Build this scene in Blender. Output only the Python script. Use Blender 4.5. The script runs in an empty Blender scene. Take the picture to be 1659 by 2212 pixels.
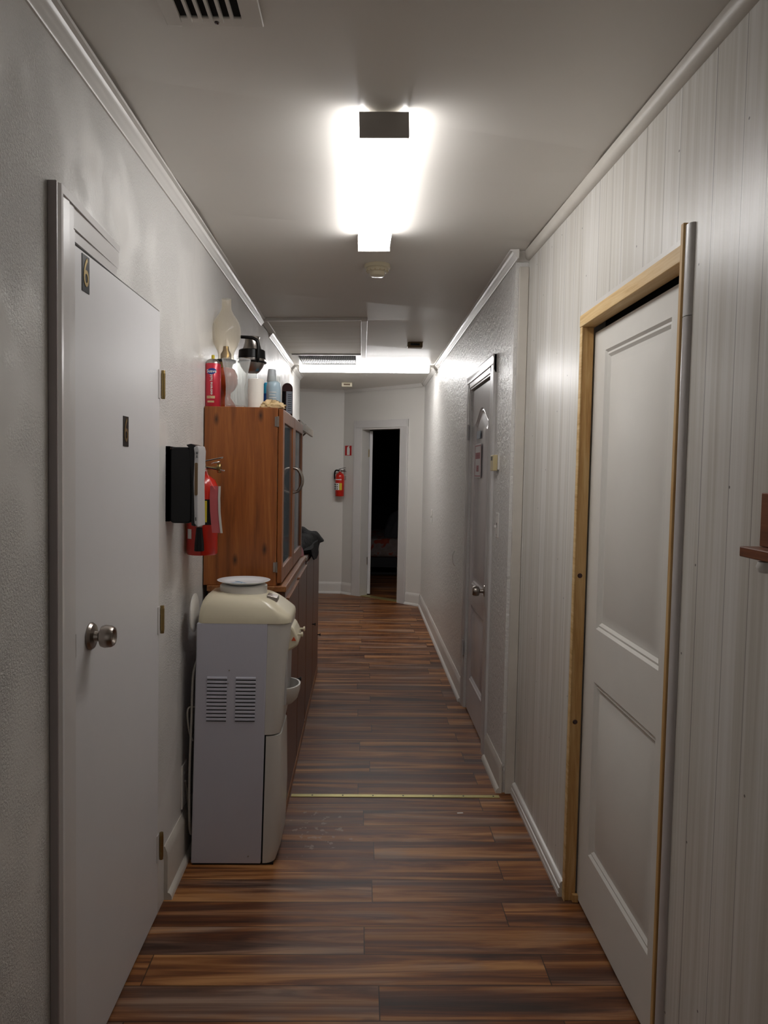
import bpy, bmesh, math, random
from mathutils import Matrix, Vector
random.seed(7)
S = bpy.context.scene
COL = S.collection
PI = math.pi

# ------------------------------------------------------------------ materials
def lin(h):
    h = h.lstrip('#')
    out = []
    for i in (0, 2, 4):
        c = int(h[i:i+2], 16) / 255
        out.append(c/12.92 if c <= .04045 else ((c+.055)/1.055)**2.4)
    return out + [1]

def newmat(name):
    m = bpy.data.materials.new(name); m.use_nodes = True
    nt = m.node_tree
    return m, nt, nt.nodes['Principled BSDF']

def N(nt, t, **kw):
    n = nt.nodes.new(t)
    for k, v in kw.items():
        if k.startswith('i_'):
            key = k[2:]
            key = int(key) if key.isdigit() else key.replace('_', ' ')
            n.inputs[key].default_value = v
        else:
            setattr(n, k, v)
    return n

def M_(nt, op, a, b=None, c=None):
    n = nt.nodes.new('ShaderNodeMath'); n.operation = op
    for i, v in enumerate((a, b, c)):
        if v is None: continue
        if isinstance(v, (int, float)): n.inputs[i].default_value = v
        else: nt.links.new(v, n.inputs[i])
    return n.outputs[0]

def ramp(nt, fac, stops):
    r = nt.nodes.new('ShaderNodeValToRGB')
    el = r.color_ramp.elements
    while len(el) > 1: el.remove(el[-1])
    el[0].position = stops[0][0]; el[0].color = lin(stops[0][1])
    for p, c in stops[1:]:
        e = el.new(p); e.color = lin(c)
    nt.links.new(fac, r.inputs[0])
    return r.outputs[0]

def mix(nt, fac, a, b, mode='MIX'):
    n = nt.nodes.new('ShaderNodeMix'); n.data_type = 'RGBA'; n.blend_type = mode
    for i, v in ((0, fac), (6, a), (7, b)):
        if isinstance(v, (int, float)): n.inputs[i].default_value = v
        elif isinstance(v, (list, tuple)): n.inputs[i].default_value = v
        else: nt.links.new(v, n.inputs[i])
    return n.outputs[2]

def coords(nt, scale=(1, 1, 1), loc=(0, 0, 0)):
    tc = nt.nodes.new('ShaderNodeTexCoord')
    mp = nt.nodes.new('ShaderNodeMapping')
    mp.inputs['Scale'].default_value = scale
    mp.inputs['Location'].default_value = loc
    nt.links.new(tc.outputs['Object'], mp.inputs[0])
    return mp.outputs[0]

def noise(nt, vec, scale, detail=3, rough=.5, dist=0):
    n = N(nt, 'ShaderNodeTexNoise')
    n.inputs['Scale'].default_value = scale; n.inputs['Detail'].default_value = detail
    n.inputs['Roughness'].default_value = rough; n.inputs['Distortion'].default_value = dist
    nt.links.new(vec, n.inputs['Vector'])
    return n.outputs['Fac']

def bump(nt, bs, h, strength, dist=.001):
    b = N(nt, 'ShaderNodeBump'); b.inputs['Strength'].default_value = strength
    b.inputs['Distance'].default_value = dist
    nt.links.new(h, b.inputs['Height']); nt.links.new(b.outputs[0], bs.inputs['Normal'])

def plain(name, col, rough=.5, metal=0, var=.06, bumps=None, coat=0, spec=.5):
    m, nt, bs = newmat(name)
    v = coords(nt)
    f = noise(nt, v, 9, 3)
    c = lin(col); d = [x*(1-var) for x in c[:3]] + [1]; e = [min(1, x*(1+var)) for x in c[:3]] + [1]
    nt.links.new(mix(nt, f, d, e), bs.inputs['Base Color'])
    bs.inputs['Roughness'].default_value = rough
    bs.inputs['Metallic'].default_value = metal
    bs.inputs['Specular IOR Level'].default_value = spec
    bs.inputs['Coat Weight'].default_value = coat
    if bumps: bump(nt, bs, noise(nt, v, bumps[0], 4, .6), bumps[1], bumps[2] if len(bumps) > 2 else .001)
    return m

def glass(name, tint, dens=.12, rough=.05):
    m, nt, bs = newmat(name)
    bs.inputs['Base Color'].default_value = lin(tint); bs.inputs['Roughness'].default_value = rough
    bs.inputs['Specular IOR Level'].default_value = .8
    tr = N(nt, 'ShaderNodeBsdfTransparent'); tr.inputs[0].default_value = lin(tint)
    lw = N(nt, 'ShaderNodeLayerWeight'); lw.inputs['Blend'].default_value = .35
    f = M_(nt, 'ADD', M_(nt, 'MULTIPLY', M_(nt, 'POWER', lw.outputs['Facing'], 2.5), .6), dens)
    mx = N(nt, 'ShaderNodeMixShader')
    nt.links.new(f, mx.inputs[0]); nt.links.new(tr.outputs[0], mx.inputs[1]); nt.links.new(bs.outputs[0], mx.inputs[2])
    nt.links.new(mx.outputs[0], nt.nodes['Material Output'].inputs[0])
    return m

def wood(name, stops, axis='Z', scale=1., rough=.4, knots=None, coat=0., bumpy=.15):
    m, nt, bs = newmat(name)
    sc = {'Z': (9, 9, .55), 'Y': (9, .55, 9), 'X': (.55, 9, 9)}[axis]
    v = coords(nt, [s*scale for s in sc])
    w = noise(nt, v, 2.2, 6, .62, 1.6)
    fine = noise(nt, coords(nt, [s*scale*6 for s in sc]), 3, 3, .6, .3)
    f = M_(nt, 'ADD', M_(nt, 'MULTIPLY', w, .78), M_(nt, 'MULTIPLY', fine, .22))
    c = ramp(nt, f, stops)
    if knots:
        vo = N(nt, 'ShaderNodeTexVoronoi', voronoi_dimensions='2D'); vo.inputs['Scale'].default_value = knots[0]
        ks = {'Z': (1, 1, .42), 'Y': (1, .42, 1), 'X': (.42, 1, 1)}[axis]
        spk = N(nt, 'ShaderNodeSeparateXYZ'); nt.links.new(coords(nt, ks, (.13, .2, .31)), spk.inputs[0])
        cbk = N(nt, 'ShaderNodeCombineXYZ'); nt.links.new(M_(nt, 'ADD', spk.outputs[0], spk.outputs[1]), cbk.inputs[0]); nt.links.new(spk.outputs[2], cbk.inputs[1])
        nt.links.new(cbk.outputs[0], vo.inputs['Vector'])
        k = M_(nt, 'SUBTRACT', 1, M_(nt, 'MULTIPLY', vo.outputs['Distance'], knots[1])); 
        k = M_(nt, 'MAXIMUM', k, 0)
        c = mix(nt, k, c, lin(knots[2]))
    nt.links.new(c, bs.inputs['Base Color'])
    bs.inputs['Roughness'].default_value = rough
    bs.inputs['Coat Weight'].default_value = coat
    bs.inputs['Coat Roughness'].default_value = .55
    bump(nt, bs, f, bumpy, .002)
    return m

def make_wall(name, col, sc, strength, rough=.32, patch=True):
    m, nt, bs = newmat(name)
    v = coords(nt)
    big = noise(nt, v, 1.3, 4, .6)
    nt.links.new(mix(nt, big, [x*.955 for x in lin(col)[:3]]+[1], lin(col)), bs.inputs['Base Color'])
    h = noise(nt, v, sc, 5, .65, .4)
    if patch:
        pm = ramp(nt, noise(nt, v, 1.9, 3, .6), [(.40, '#202020'), (.56, '#ffffff')])
        h = M_(nt, 'MULTIPLY', h, pm)
    bump(nt, bs, h, strength, .004)
    bs.inputs['Roughness'].default_value = rough
    return m

MAT = {}
MAT['wall_l'] = make_wall('white_gloss_stipple', '#e2e0dc', 150, 1., .26)
for n_ in MAT['wall_l'].node_tree.nodes:
    if n_.type == 'BUMP': n_.inputs['Distance'].default_value = .006
MAT['wall_r'] = make_wall('white_gloss_rough', '#e2e0dc', 42, 1., .24, False)
for n_ in MAT['wall_r'].node_tree.nodes:
    if n_.type == 'BUMP': n_.inputs['Distance'].default_value = .009
MAT['wall_f'] = make_wall('white_flat_wall', '#dedbd5', 40, .05, .5, False)
MAT['ceiling'] = make_wall('ceiling_paint', '#e3dfd8', 6, .07, .4, False)
MAT['trim'] = plain('white_trim_paint', '#dcd9d4', .3, var=.03, bumps=(60, .12))
MAT['trim_worn'] = plain('worn_trim_paint', '#cfc9bf', .4, var=.12, bumps=(35, .3, .002))
MAT['casing'] = plain('casing_paint', '#d3d0ce', .3, var=.03, bumps=(45, .1))
MAT['casing_dark'] = plain('mauve_grey_edge', '#a59d9c', .35, var=.05, bumps=(45, .2))  # darker tone than the casing, for its outer edge face
MAT['door_flat'] = plain('flat_door_paint', '#d9d8d9', .4, var=.02, bumps=(12, .03))
MAT['door_panel'] = plain('moulded_door_paint', '#dcd9d2', .5, var=.03, bumps=(70, .06))
MAT['door_bath'] = plain('glossy_door_paint', '#cfcaca', .25, var=.03, bumps=(40, .12))
MAT['black'] = plain('gap_shade_black', '#050505', .9)  # flat black painted in for the darkness of gaps and openings
MAT['grey_plastic'] = plain('grey_plastic', '#b8b6b6', .45)
MAT['black_gloss'] = plain('black_plastic', '#070708', .35, spec=.35)
MAT['steel'] = plain('brushed_steel', '#b0aaa5', .28, 1)
MAT['nickel'] = plain('satin_nickel', '#a39a92', .3, 1)
MAT['brass'] = plain('aged_brass', '#a08a5c', .35, 1, .15)
MAT['chrome'] = plain('chrome', '#d8d5d2', .12, 1)
MAT['red'] = plain('extinguisher_red', '#c8200f', .28, var=.05, coat=.4)
MAT['red_print'] = plain('red_print', '#bb1f22', .5)
MAT['white_print'] = plain('white_print', '#e8e6e2', .5)
MAT['cream'] = plain('cream_plastic', '#ddd4ba', .3, var=.03, coat=.2)
MAT['cooler'] = plain('cool_grey_sheet_metal', '#c3c3cf', .38, var=.015)
MAT['cooler_front'] = plain('off_white_plastic', '#cdcac4', .32, var=.02)
MAT['white_pl'] = plain('white_plastic', '#e2dfda', .35, var=.02)
MAT['ceramic'] = plain('glazed_ceramic', '#e9edf0', .15, var=.02)
MAT['blue_glaze'] = plain('blue_glaze', '#7fa9c8', .2)
MAT['almond'] = plain('almond_plastic', '#c9b98e', .4)
MAT['brown_pl'] = plain('aged_brown_plastic', '#6e5636', .45)
MAT['hatchwood'] = wood('painted_panel_grime', [(.25, '#c0b7a8'), (.5, '#cfc8bd'), (.75, '#d6d1c8')], 'X', .5, .5)
MAT['mesh_dark'] = plain('dusty_dark_mesh', '#3b3632', .7)
MAT['strip'] = plain('brass_floor_strip', '#b7ac72', .35, .6, .15)
MAT['hair_red'] = plain('hairspray_red', '#c5253b', .3, .2, coat=.3)
MAT['hair_blue'] = plain('hairspray_blue', '#173a8c', .35)
MAT['cloth_black'] = plain('black_cloth', '#120f10', .75, spec=.15, bumps=(38, .9, .02))
MAT['cloth_pink'] = plain('pink_cloth', '#b98489', .8, bumps=(60, .6, .004))
MAT['tag'] = plain('pink_tag_paper', '#dd6f72', .6)
MAT['tag_white'] = plain('tag_paper_back', '#dad4cc', .6)
MAT['shell'] = plain('seashell', '#cbb083', .45, var=.3, bumps=(50, .8, .004))
MAT['bottle_blue'] = plain('deep_blue_plastic', '#0c4fa8', .2, coat=.3)
MAT['bottle_cyan'] = plain('cyan_plastic', '#2fb4e6', .25)
MAT['bottle_pale'] = plain('pale_blue_bottle', '#a9bfcc', .25, var=.05)
MAT['cap_grey'] = plain('grey_cap', '#a9aeb2', .35)
MAT['plaque'] = plain('dark_red_gloss', '#3a1510', .2, coat=.5)
MAT['label_grey'] = plain('grey_label', '#8e96a2', .5)
MAT['yellow'] = plain('yellow_print', '#d0b92c', .5)
MAT['cup'] = plain('white_cardboard', '#e9e3da', .6, var=.03)
MAT['tan_jar'] = plain('amber_oil', '#a8431c', .25, coat=.3)
MAT['glass'] = glass('clear_glass', '#fcfdfc', .06)
MAT['glass_smoky'] = glass('smoky_amber_glass', '#fbf8f2', .09, .15)
MAT['glass_pane'] = glass('cabinet_glass', '#8e99a0', .35, .06)
MAT['orange'] = plain('orange_print', '#d8562e', .5)
MAT['cord'] = plain('grey_cord', '#a9a49c', .5)
MAT['dark_room'] = plain('room_darkness_colour', '#1d1818', .9)  # near-black colour stands in for the lack of light in the bedroom
MAT['bed_dark'] = plain('dark_bed_metal', '#2a2a2e', .5)
MAT['cabinet_side'] = wood('orange_brown_stained_wood', [(.25, '#552a10'), (.42, '#7f461b'), (.55, '#945422'), (.75, '#b07239')], 'Z', .8, .38, (6.5, 11, '#2a1208'), .10, .25)
MAT['cabinet_base'] = wood('red_brown_stained_wood', [(.25, '#40190c'), (.5, '#5c2b14'), (.8, '#74401f')], 'Z', .9, .36, None, .08)
MAT['cabinet_edge'] = wood('worn_wood_edge', [(.25, '#5c3016'), (.5, '#8c552b'), (.8, '#b98a56')], 'Y', 1, .4)
MAT['cabinet_top'] = wood('dark_worktop_wood', [(.25, '#40231a'), (.5, '#5b382a'), (.8, '#7a5a48')], 'Y', 1, .3, None, .3)
MAT['grey_shelf'] = wood('weathered_shelf_wood', [(.25, '#5d5349'), (.5, '#857a6d'), (.8, '#a09586')], 'Y', 1.4, .6)
MAT['pine'] = wood('raw_pine', [(.28, '#a1713a'), (.47, '#c79c60'), (.6, '#d6b27a'), (.8, '#dcbc88')], 'Z', 1.1, .55, (2.2, 22, '#3b1c0c'))
MAT['pine_h'] = wood('raw_pine_header', [(.28, '#b08549'), (.47, '#d3b078'), (.6, '#dfc28f'), (.8, '#e6cfa0')], 'Y', 1.1, .55)
MAT['shelf_wood'] = wood('chestnut_shelf_wood', [(.25, '#4f2613'), (.5, '#7c4423'), (.8, '#a4683c')], 'Y', 1, .4)

def floor_mat():
    m, nt, bs = newmat('rustic_plank_floor')
    tc = N(nt, 'ShaderNodeTexCoord'); sp = N(nt, 'ShaderNodeSeparateXYZ')
    nt.links.new(tc.outputs['Object'], sp.inputs[0])
    X, Y = sp.outputs[0], sp.outputs[1]
    W, L = .1445, 1.2
    r = M_(nt, 'DIVIDE', M_(nt, 'SUBTRACT', Y, 2.009 - 40*W), W)
    row = M_(nt, 'FLOOR', r); fr = M_(nt, 'FRACT', r)
    odd = M_(nt, 'MODULO', row, 2)
    sx = M_(nt, 'ADD', M_(nt, 'SUBTRACT', X, .0), M_(nt, 'SUBTRACT', 12 - .04, M_(nt, 'MULTIPLY', odd, .515)))
    jit = N(nt, 'ShaderNodeTexWhiteNoise', noise_dimensions='1D'); nt.links.new(row, jit.inputs['W'])
    sx = M_(nt, 'ADD', sx, M_(nt, 'MULTIPLY', M_(nt, 'SUBTRACT', jit.outputs['Value'], .5), .1))
    cx = M_(nt, 'DIVIDE', sx, L); cell = M_(nt, 'FLOOR', cx); fx = M_(nt, 'FRACT', cx)
    cb = N(nt, 'ShaderNodeCombineXYZ'); nt.links.new(row, cb.inputs[0]); nt.links.new(cell, cb.inputs[1])
    wn = N(nt, 'ShaderNodeTexWhiteNoise', noise_dimensions='3D'); nt.links.new(cb.outputs[0], wn.inputs[0])
    off = M_(nt, 'MULTIPLY', wn.outputs['Value'], 37)
    g = N(nt, 'ShaderNodeCombineXYZ')
    nt.links.new(M_(nt, 'ADD', M_(nt, 'MULTIPLY', X, .75), off), g.inputs[0])
    nt.links.new(M_(nt, 'ADD', M_(nt, 'MULTIPLY', Y, 12.5), off), g.inputs[1])
    nt.links.new(off, g.inputs[2])
    n1 = noise(nt, g.outputs[0], 1.0, 7, .60, 1.1)
    g2 = N(nt, 'ShaderNodeCombineXYZ')
    nt.links.new(M_(nt, 'ADD', M_(nt, 'MULTIPLY', X, 4), off), g2.inputs[0])
    nt.links.new(M_(nt, 'MULTIPLY', Y, 120), g2.inputs[1]); nt.links.new(off, g2.inputs[2])
    n2 = noise(nt, g2.outputs[0], 1.0, 3, .6, .4)
    g3 = N(nt, 'ShaderNodeCombineXYZ')
    nt.links.new(M_(nt, 'ADD', M_(nt, 'MULTIPLY', X, 1.6), off), g3.inputs[0])
    nt.links.new(M_(nt, 'ADD', M_(nt, 'MULTIPLY', Y, 9), M_(nt, 'MULTIPLY', off, 1.7)), g3.inputs[1])
    n3 = noise(nt, g3.outputs[0], 1.0, 3, .5, .6)
    f = M_(nt, 'ADD', M_(nt, 'MULTIPLY', n1, .86), M_(nt, 'MULTIPLY', n2, .14))
    c = ramp(nt, f, [(.34, '#351c0f'), (.43, '#5a3118'), (.49, '#754522'), (.54, '#925d30'), (.63, '#b98553')])
    grey = ramp(nt, f, [(.36, '#3a2b23'), (.48, '#65534a'), (.60, '#93837a')])
    gm = ramp(nt, M_(nt, 'ADD', M_(nt, 'MULTIPLY', n3, .8), M_(nt, 'MULTIPLY', wn.outputs['Value'], .2)), [(.50, '#000000'), (.66, '#d8d8d8')])
    c = mix(nt, gm, c, grey)
    red = ramp(nt, noise(nt, g3.outputs[0], .7, 2, .5, .3), [(.48, '#000000'), (.68, '#a0a0a0')])
    c = mix(nt, red, c, lin('#4e2716'))
    # knots
    vo = N(nt, 'ShaderNodeTexVoronoi'); vo.inputs['Scale'].default_value = 1.0
    kc = N(nt, 'ShaderNodeCombineXYZ')
    nt.links.new(M_(nt, 'ADD', M_(nt, 'MULTIPLY', X, 3.0), off), kc.inputs[0]); nt.links.new(M_(nt, 'MULTIPLY', Y, 7), kc.inputs[1])
    nt.links.new(kc.outputs[0], vo.inputs['Vector'])
    kk = M_(nt, 'MAXIMUM', M_(nt, 'SUBTRACT', 1, M_(nt, 'MULTIPLY', vo.outputs['Distance'], 9)), 0)
    c = mix(nt, M_(nt, 'MULTIPLY', kk, .7), c, lin('#27130b'))
    # joints
    e1 = M_(nt, 'LESS_THAN', fr, .026); e2 = M_(nt, 'LESS_THAN', fx, .0030)
    e = M_(nt, 'MAXIMUM', e1, e2)
    c = mix(nt, M_(nt, 'MULTIPLY', e, .8), c, lin('#1a0e09'))
    # dried white splashes near the water cooler
    dx = M_(nt, 'MULTIPLY', M_(nt, 'SUBTRACT', X, -.16), 3.4); dy = M_(nt, 'MULTIPLY', M_(nt, 'SUBTRACT', Y, 3.12), 2.6)
    rr = M_(nt, 'ADD', M_(nt, 'MULTIPLY', dx, dx), M_(nt, 'MULTIPLY', dy, dy))
    near = M_(nt, 'MAXIMUM', M_(nt, 'SUBTRACT', 1, rr), 0)
    spn = noise(nt, tc.outputs['Object'], 26, 3, .55)
    st = M_(nt, 'GREATER_THAN', M_(nt, 'MULTIPLY', spn, M_(nt, 'POWER', near, .3)), .60)
    c = mix(nt, M_(nt, 'MULTIPLY', st, .35), c, lin('#b9a79c'))
    nt.links.new(c, bs.inputs['Base Color'])
    nt.links.new(M_(nt, 'ADD', .36, M_(nt, 'MULTIPLY', n2, .16)), bs.inputs['Roughness'])
    bs.inputs['Specular IOR Level'].default_value = .45
    bump(nt, bs, M_(nt, 'SUBTRACT', M_(nt, 'MULTIPLY', f, .5), M_(nt, 'MULTIPLY', e, 1)), .25, .002)
    return m
MAT['floor'] = floor_mat()

def panel_mat():
    m, nt, bs = newmat('whitewashed_panelling')
    tc = N(nt, 'ShaderNodeTexCoord'); sp = N(nt, 'ShaderNodeSeparateXYZ')
    nt.links.new(tc.outputs['Object'], sp.inputs[0])
    v = coords(nt, (60, 60, .9))
    f = noise(nt, v, 1.0, 4, .6, .5)
    v2 = coords(nt, (14, 14, .5))
    f2 = noise(nt, v2, 1.0, 3, .55, .8)
    c = ramp(nt, M_(nt, 'ADD', M_(nt, 'MULTIPLY', f, .55), M_(nt, 'MULTIPLY', f2, .45)),
             [(.28, '#c0bab0'), (.45, '#d1cdc4'), (.55, '#dddad4'), (.72, '#e8e6e1')])
    # irregular vertical grooves of sheet panelling
    def groove(period, phase, w):
        q = M_(nt, 'FRACT', M_(nt, 'DIVIDE', M_(nt, 'SUBTRACT', sp.outputs[1], phase - 20*period), period))
        return M_(nt, 'LESS_THAN', q, w/period)
    g = M_(nt, 'MAXIMUM', groove(.405, 1.655, .0035), M_(nt, 'MAXIMUM', groove(.405, 1.527, .0025), groove(.405, 1.432, .0025)))
    c = mix(nt, M_(nt, 'MULTIPLY', g, .75), c, lin('#6f6a64'))
    vo = N(nt, 'ShaderNodeTexVoronoi', voronoi_dimensions='2D'); vo.inputs['Scale'].default_value = 3.4
    cv = N(nt, 'ShaderNodeCombineXYZ'); nt.links.new(sp.outputs[1], cv.inputs[0]); nt.links.new(sp.outputs[2], cv.inputs[1])
    nt.links.new(cv.outputs[0], vo.inputs['Vector'])
    c = mix(nt, M_(nt, 'MULTIPLY', M_(nt, 'LESS_THAN', vo.outputs['Distance'], .010), .8), c, lin('#3a3530'))
    nt.links.new(c, bs.inputs['Base Color'])
    bs.inputs['Roughness'].default_value = .33
    bump(nt, bs, M_(nt, 'SUBTRACT', M_(nt, 'MULTIPLY', f, .35), g), .3, .003)
    return m
MAT['panel'] = panel_mat()

MAT['notice_paper'] = plain('notice_paper', '#c4bebe', .3)
MAT['faded_red'] = plain('faded_red_print', '#a5565c', .5)
MAT['glass_rib'] = glass('ribbed_glass', '#fafbfa', .13, .08)
def fabric_mat():
    m, nt, bs = newmat('floral_bed_fabric')
    v = coords(nt)
    f = noise(nt, v, 7, 2)
    nt.links.new(ramp(nt, f, [(.42, '#8a7a74'), (.55, '#9a8a84'), (.6, '#a0402a'), (.75, '#b35338')]), bs.inputs['Base Color'])
    bs.inputs['Roughness'].default_value = .9
    return m
MAT['bedcover'] = fabric_mat()

def emit_mat(name, strength, col=(1, .985, .98, 1)):
    m, nt, bs = newmat(name)
    bs.inputs['Base Color'].default_value = (.9, .9, .9, 1)
    bs.inputs['Emission Color'].default_value = col
    v = coords(nt)
    f = noise(nt, v, 3, 1)
    nt.links.new(M_(nt, 'MULTIPLY', M_(nt, 'ADD', M_(nt, 'MULTIPLY', f, .04), .98), strength), bs.inputs['Emission Strength'])
    return m
MAT['lens'] = emit_mat('lit_diffuser', 14.5)
MAT['lens2'] = emit_mat('lit_diffuser_far', 25)

# ------------------------------------------------------------------ mesh builder
class MB:
    def __init__(s, M=None):
        s.bm = bmesh.new(); s.M = M or Matrix()
    def add(s, vs, fs):
        bv = [s.bm.verts.new(s.M @ Vector(v)) for v in vs]
        for f in fs:
            try: s.bm.faces.new([bv[i] for i in f])
            except ValueError: pass
        return s
    def box(s, x0, x1, y0, y1, z0, z1):
        return s.add([(x, y, z) for x in (x0, x1) for y in (y0, y1) for z in (z0, z1)],
                     [(0, 1, 3, 2), (4, 6, 7, 5), (0, 4, 5, 1), (2, 3, 7, 6), (0, 2, 6, 4), (1, 5, 7, 3)])
    def hexa(s, p):   # 8 points ordered like box
        return s.add(p, [(0, 1, 3, 2), (4, 6, 7, 5), (0, 4, 5, 1), (2, 3, 7, 6), (0, 2, 6, 4), (1, 5, 7, 3)])
    def prism(s, pts, axis, a, b):
        def P(u, v, w):
            return {'X': (w, u, v), 'Y': (u, w, v), 'Z': (u, v, w)}[axis]
        n = len(pts)
        vs = [P(u, v, a) for u, v in pts] + [P(u, v, b) for u, v in pts]
        fs = [tuple(range(n))[::-1], tuple(range(n, 2*n))] + [(i, (i+1) % n, n+(i+1) % n, n+i) for i in range(n)]
        return s.add(vs, fs)
    def loft(s, loops, cap=True):
        n = len(loops[0]); vs = [p for l in loops for p in l]; fs = []
        for k in range(len(loops)-1):
            for i in range(n):
                fs.append((k*n+i, k*n+(i+1) % n, (k+1)*n+(i+1) % n, (k+1)*n+i))
        if cap:
            fs.append(tuple(range(n))[::-1]); fs.append(tuple(range((len(loops)-1)*n, len(loops)*n)))
        return s.add(vs, fs)
    def lathe(s, prof, o=(0, 0, 0), d='Z', seg=40, flute=0, nf=0):
        loops = []
        for r, t in prof:
            l = []
            for k in range(seg):
                a = 2*PI*k/seg; rr = max(r, 1e-5)*(1+flute*math.cos(nf*a))
                c, q = rr*math.cos(a), rr*math.sin(a)
                p = {'Z': (c, q, t), 'X': (t, c, q), 'Y': (c, t, q)}[d]
                l.append((o[0]+p[0], o[1]+p[1], o[2]+p[2]))
            loops.append(l)
        return s.loft(loops, True)
    def tube(s, pts, r, seg=10, closed=False):
        pts = [Vector(p) for p in pts]; n = len(pts); loops = []
        up = Vector((0, 0, 1)); prev = None
        for i, p in enumerate(pts):
            if closed: t = pts[(i+1) % n]-pts[i-1]
            else: t = pts[min(i+1, n-1)]-pts[max(i-1, 0)]
            t.normalize()
            if prev is None:
                a = t.cross(up)
                if a.length < .1: a = t.cross(Vector((1, 0, 0)))
            else: a = prev - t*prev.dot(t)
            a.normalize(); prev = a; b = t.cross(a)
            rr = r[i] if isinstance(r, (list, tuple)) else r
            loops.append([tuple(p+a*rr*math.cos(2*PI*k/seg)+b*rr*math.sin(2*PI*k/seg)) for k in range(seg)])
        if closed: loops.append(loops[0])
        return s.loft(loops, not closed)

def curve(pts, n=6):
    P = [Vector(p) for p in pts]; out = []
    for i in range(len(P)-1):
        a = P[max(i-1, 0)]; b = P[i]; c = P[i+1]; d = P[min(i+2, len(P)-1)]
        for k in range(n):
            t = k/n
            out.append(.5*((2*b)+(c-a)*t+(2*a-5*b+4*c-d)*t*t+(3*b-a-3*c+d)*t**3))
    out.append(P[-1]); return out

ORI = {}
def link(name, me, m, parent):
    o = bpy.data.objects.new(name, me); COL.objects.link(o)
    if m is not None: me.materials.append(MAT[m] if isinstance(m, str) else m)
    if parent is not None:
        o.parent = parent; o.location = -ORI[parent.name]
        ORI[o.name] = Vector((0, 0, 0))
        if parent.type == 'MESH': o.location = (0, 0, 0)
    return o

def obj(name, mb, m, parent=None, bevel=0, smooth=None, seg=2, label=None):
    bm = mb.bm
    bmesh.ops.remove_doubles(bm, verts=bm.verts, dist=1e-5)
    bmesh.ops.recalc_face_normals(bm, faces=bm.faces)
    me = bpy.data.meshes.new(name); bm.to_mesh(me); bm.free()
    if smooth is not None or bevel:
        for p in me.polygons: p.use_smooth = True
        me.set_sharp_from_angle(angle=math.radians(smooth or 35))
    o = link(name, me, m, parent)
    if bevel:
        b = o.modifiers.new('bevel', 'BEVEL'); b.width = bevel; b.segments = seg; b.limit_method = 'ANGLE'
        b.angle_limit = math.radians(35)
        w = o.modifiers.new('wn', 'WEIGHTED_NORMAL'); w.keep_sharp = True
    if label: o['label'] = label
    if parent is None: ORI[o.name] = Vector((0, 0, 0))
    return o

def thing(name, loc, label=None, cat=None, group=None, kind=None):
    o = bpy.data.objects.new(name, None); COL.objects.link(o); o.location = loc
    o.empty_display_size = .05
    ORI[o.name] = Vector(loc)
    return tag(o, label, cat, group, kind)

def tag(o, label=None, cat=None, group=None, kind=None):
    if label: o['label'] = label
    if cat: o['category'] = cat
    if group: o['group'] = group
    if kind: o['kind'] = kind
    return o

def struct(name, mb, m, label=None, **kw):
    o = obj(name, mb, m, **kw)
    return tag(o, label, None, None, 'structure')

def text(name, s, size, M, m, parent, depth=.0006, sx=1., spacing=1.0, bold=0, align='CENTER'):
    cu = bpy.data.curves.new(name, 'FONT'); cu.body = s; cu.size = size; cu.extrude = depth
    cu.align_x = align; cu.align_y = 'CENTER'; cu.space_character = spacing; cu.offset = bold
    cu.resolution_u = 4
    t = bpy.data.objects.new(name+'_src', cu); COL.objects.link(t)
    dg = bpy.context.evaluated_depsgraph_get(); dg.update()
    me = bpy.data.meshes.new_from_object(t.evaluated_get(dg))
    bpy.data.objects.remove(t); bpy.data.curves.remove(cu)
    me.transform(M @ Matrix.Diagonal((sx, 1, 1, 1)))
    me.name = name; me.materials.clear()
    return link(name, me, m, parent)

def frame_M(o, xdir, ydir):
    x = Vector(xdir).normalized(); y = Vector(ydir).normalized(); z = x.cross(y)
    M = Matrix((x, y, z)).transposed().to_4x4(); M.translation = Vector(o); return M

# ------------------------------------------------------------------ setting
XL, XP, XR = -.66, .745, .685         # left wall, panelled wall, textured wall
def zl(y): return 2.428 + .0075*(y-1.5)
def zr(y): return 2.45 + .028*(y-1.5) if y < 3.5 else 2.506 - .004*(y-3.5)
def zc(x, y): return zl(y) + (zr(y)-zl(y))*(x-XL)/1.4

struct('floor', MB().box(-1.9, 3.0, -1.7, 13.2, -.1, 0), 'floor', 'brown rustic wood plank floor laid across the hallway')
mb = MB(); ys = [-1.7, 0, 1.5, 2.5, 3.5, 5, 6.5, 8, 9.6]
for a, b in zip(ys, ys[1:]):
    mb.hexa([(x, y, zc(x, y)+t) for x in (-1.9, 1.2) for y in (a, b) for t in (0, .1)])
struct('ceiling', mb, 'ceiling', 'glossy off-white painted hallway ceiling')

def wallbox(mb, x0, x1, y0, y1, z0=0, z1=None):
    if z1 is not None: return mb.box(x0, x1, y0, y1, z0, z1)
    return mb.hexa([(x, y, t) for x in (x0, x1) for y in (y0, y1) for t in (z0, zc(x, y)+.01)])

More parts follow.
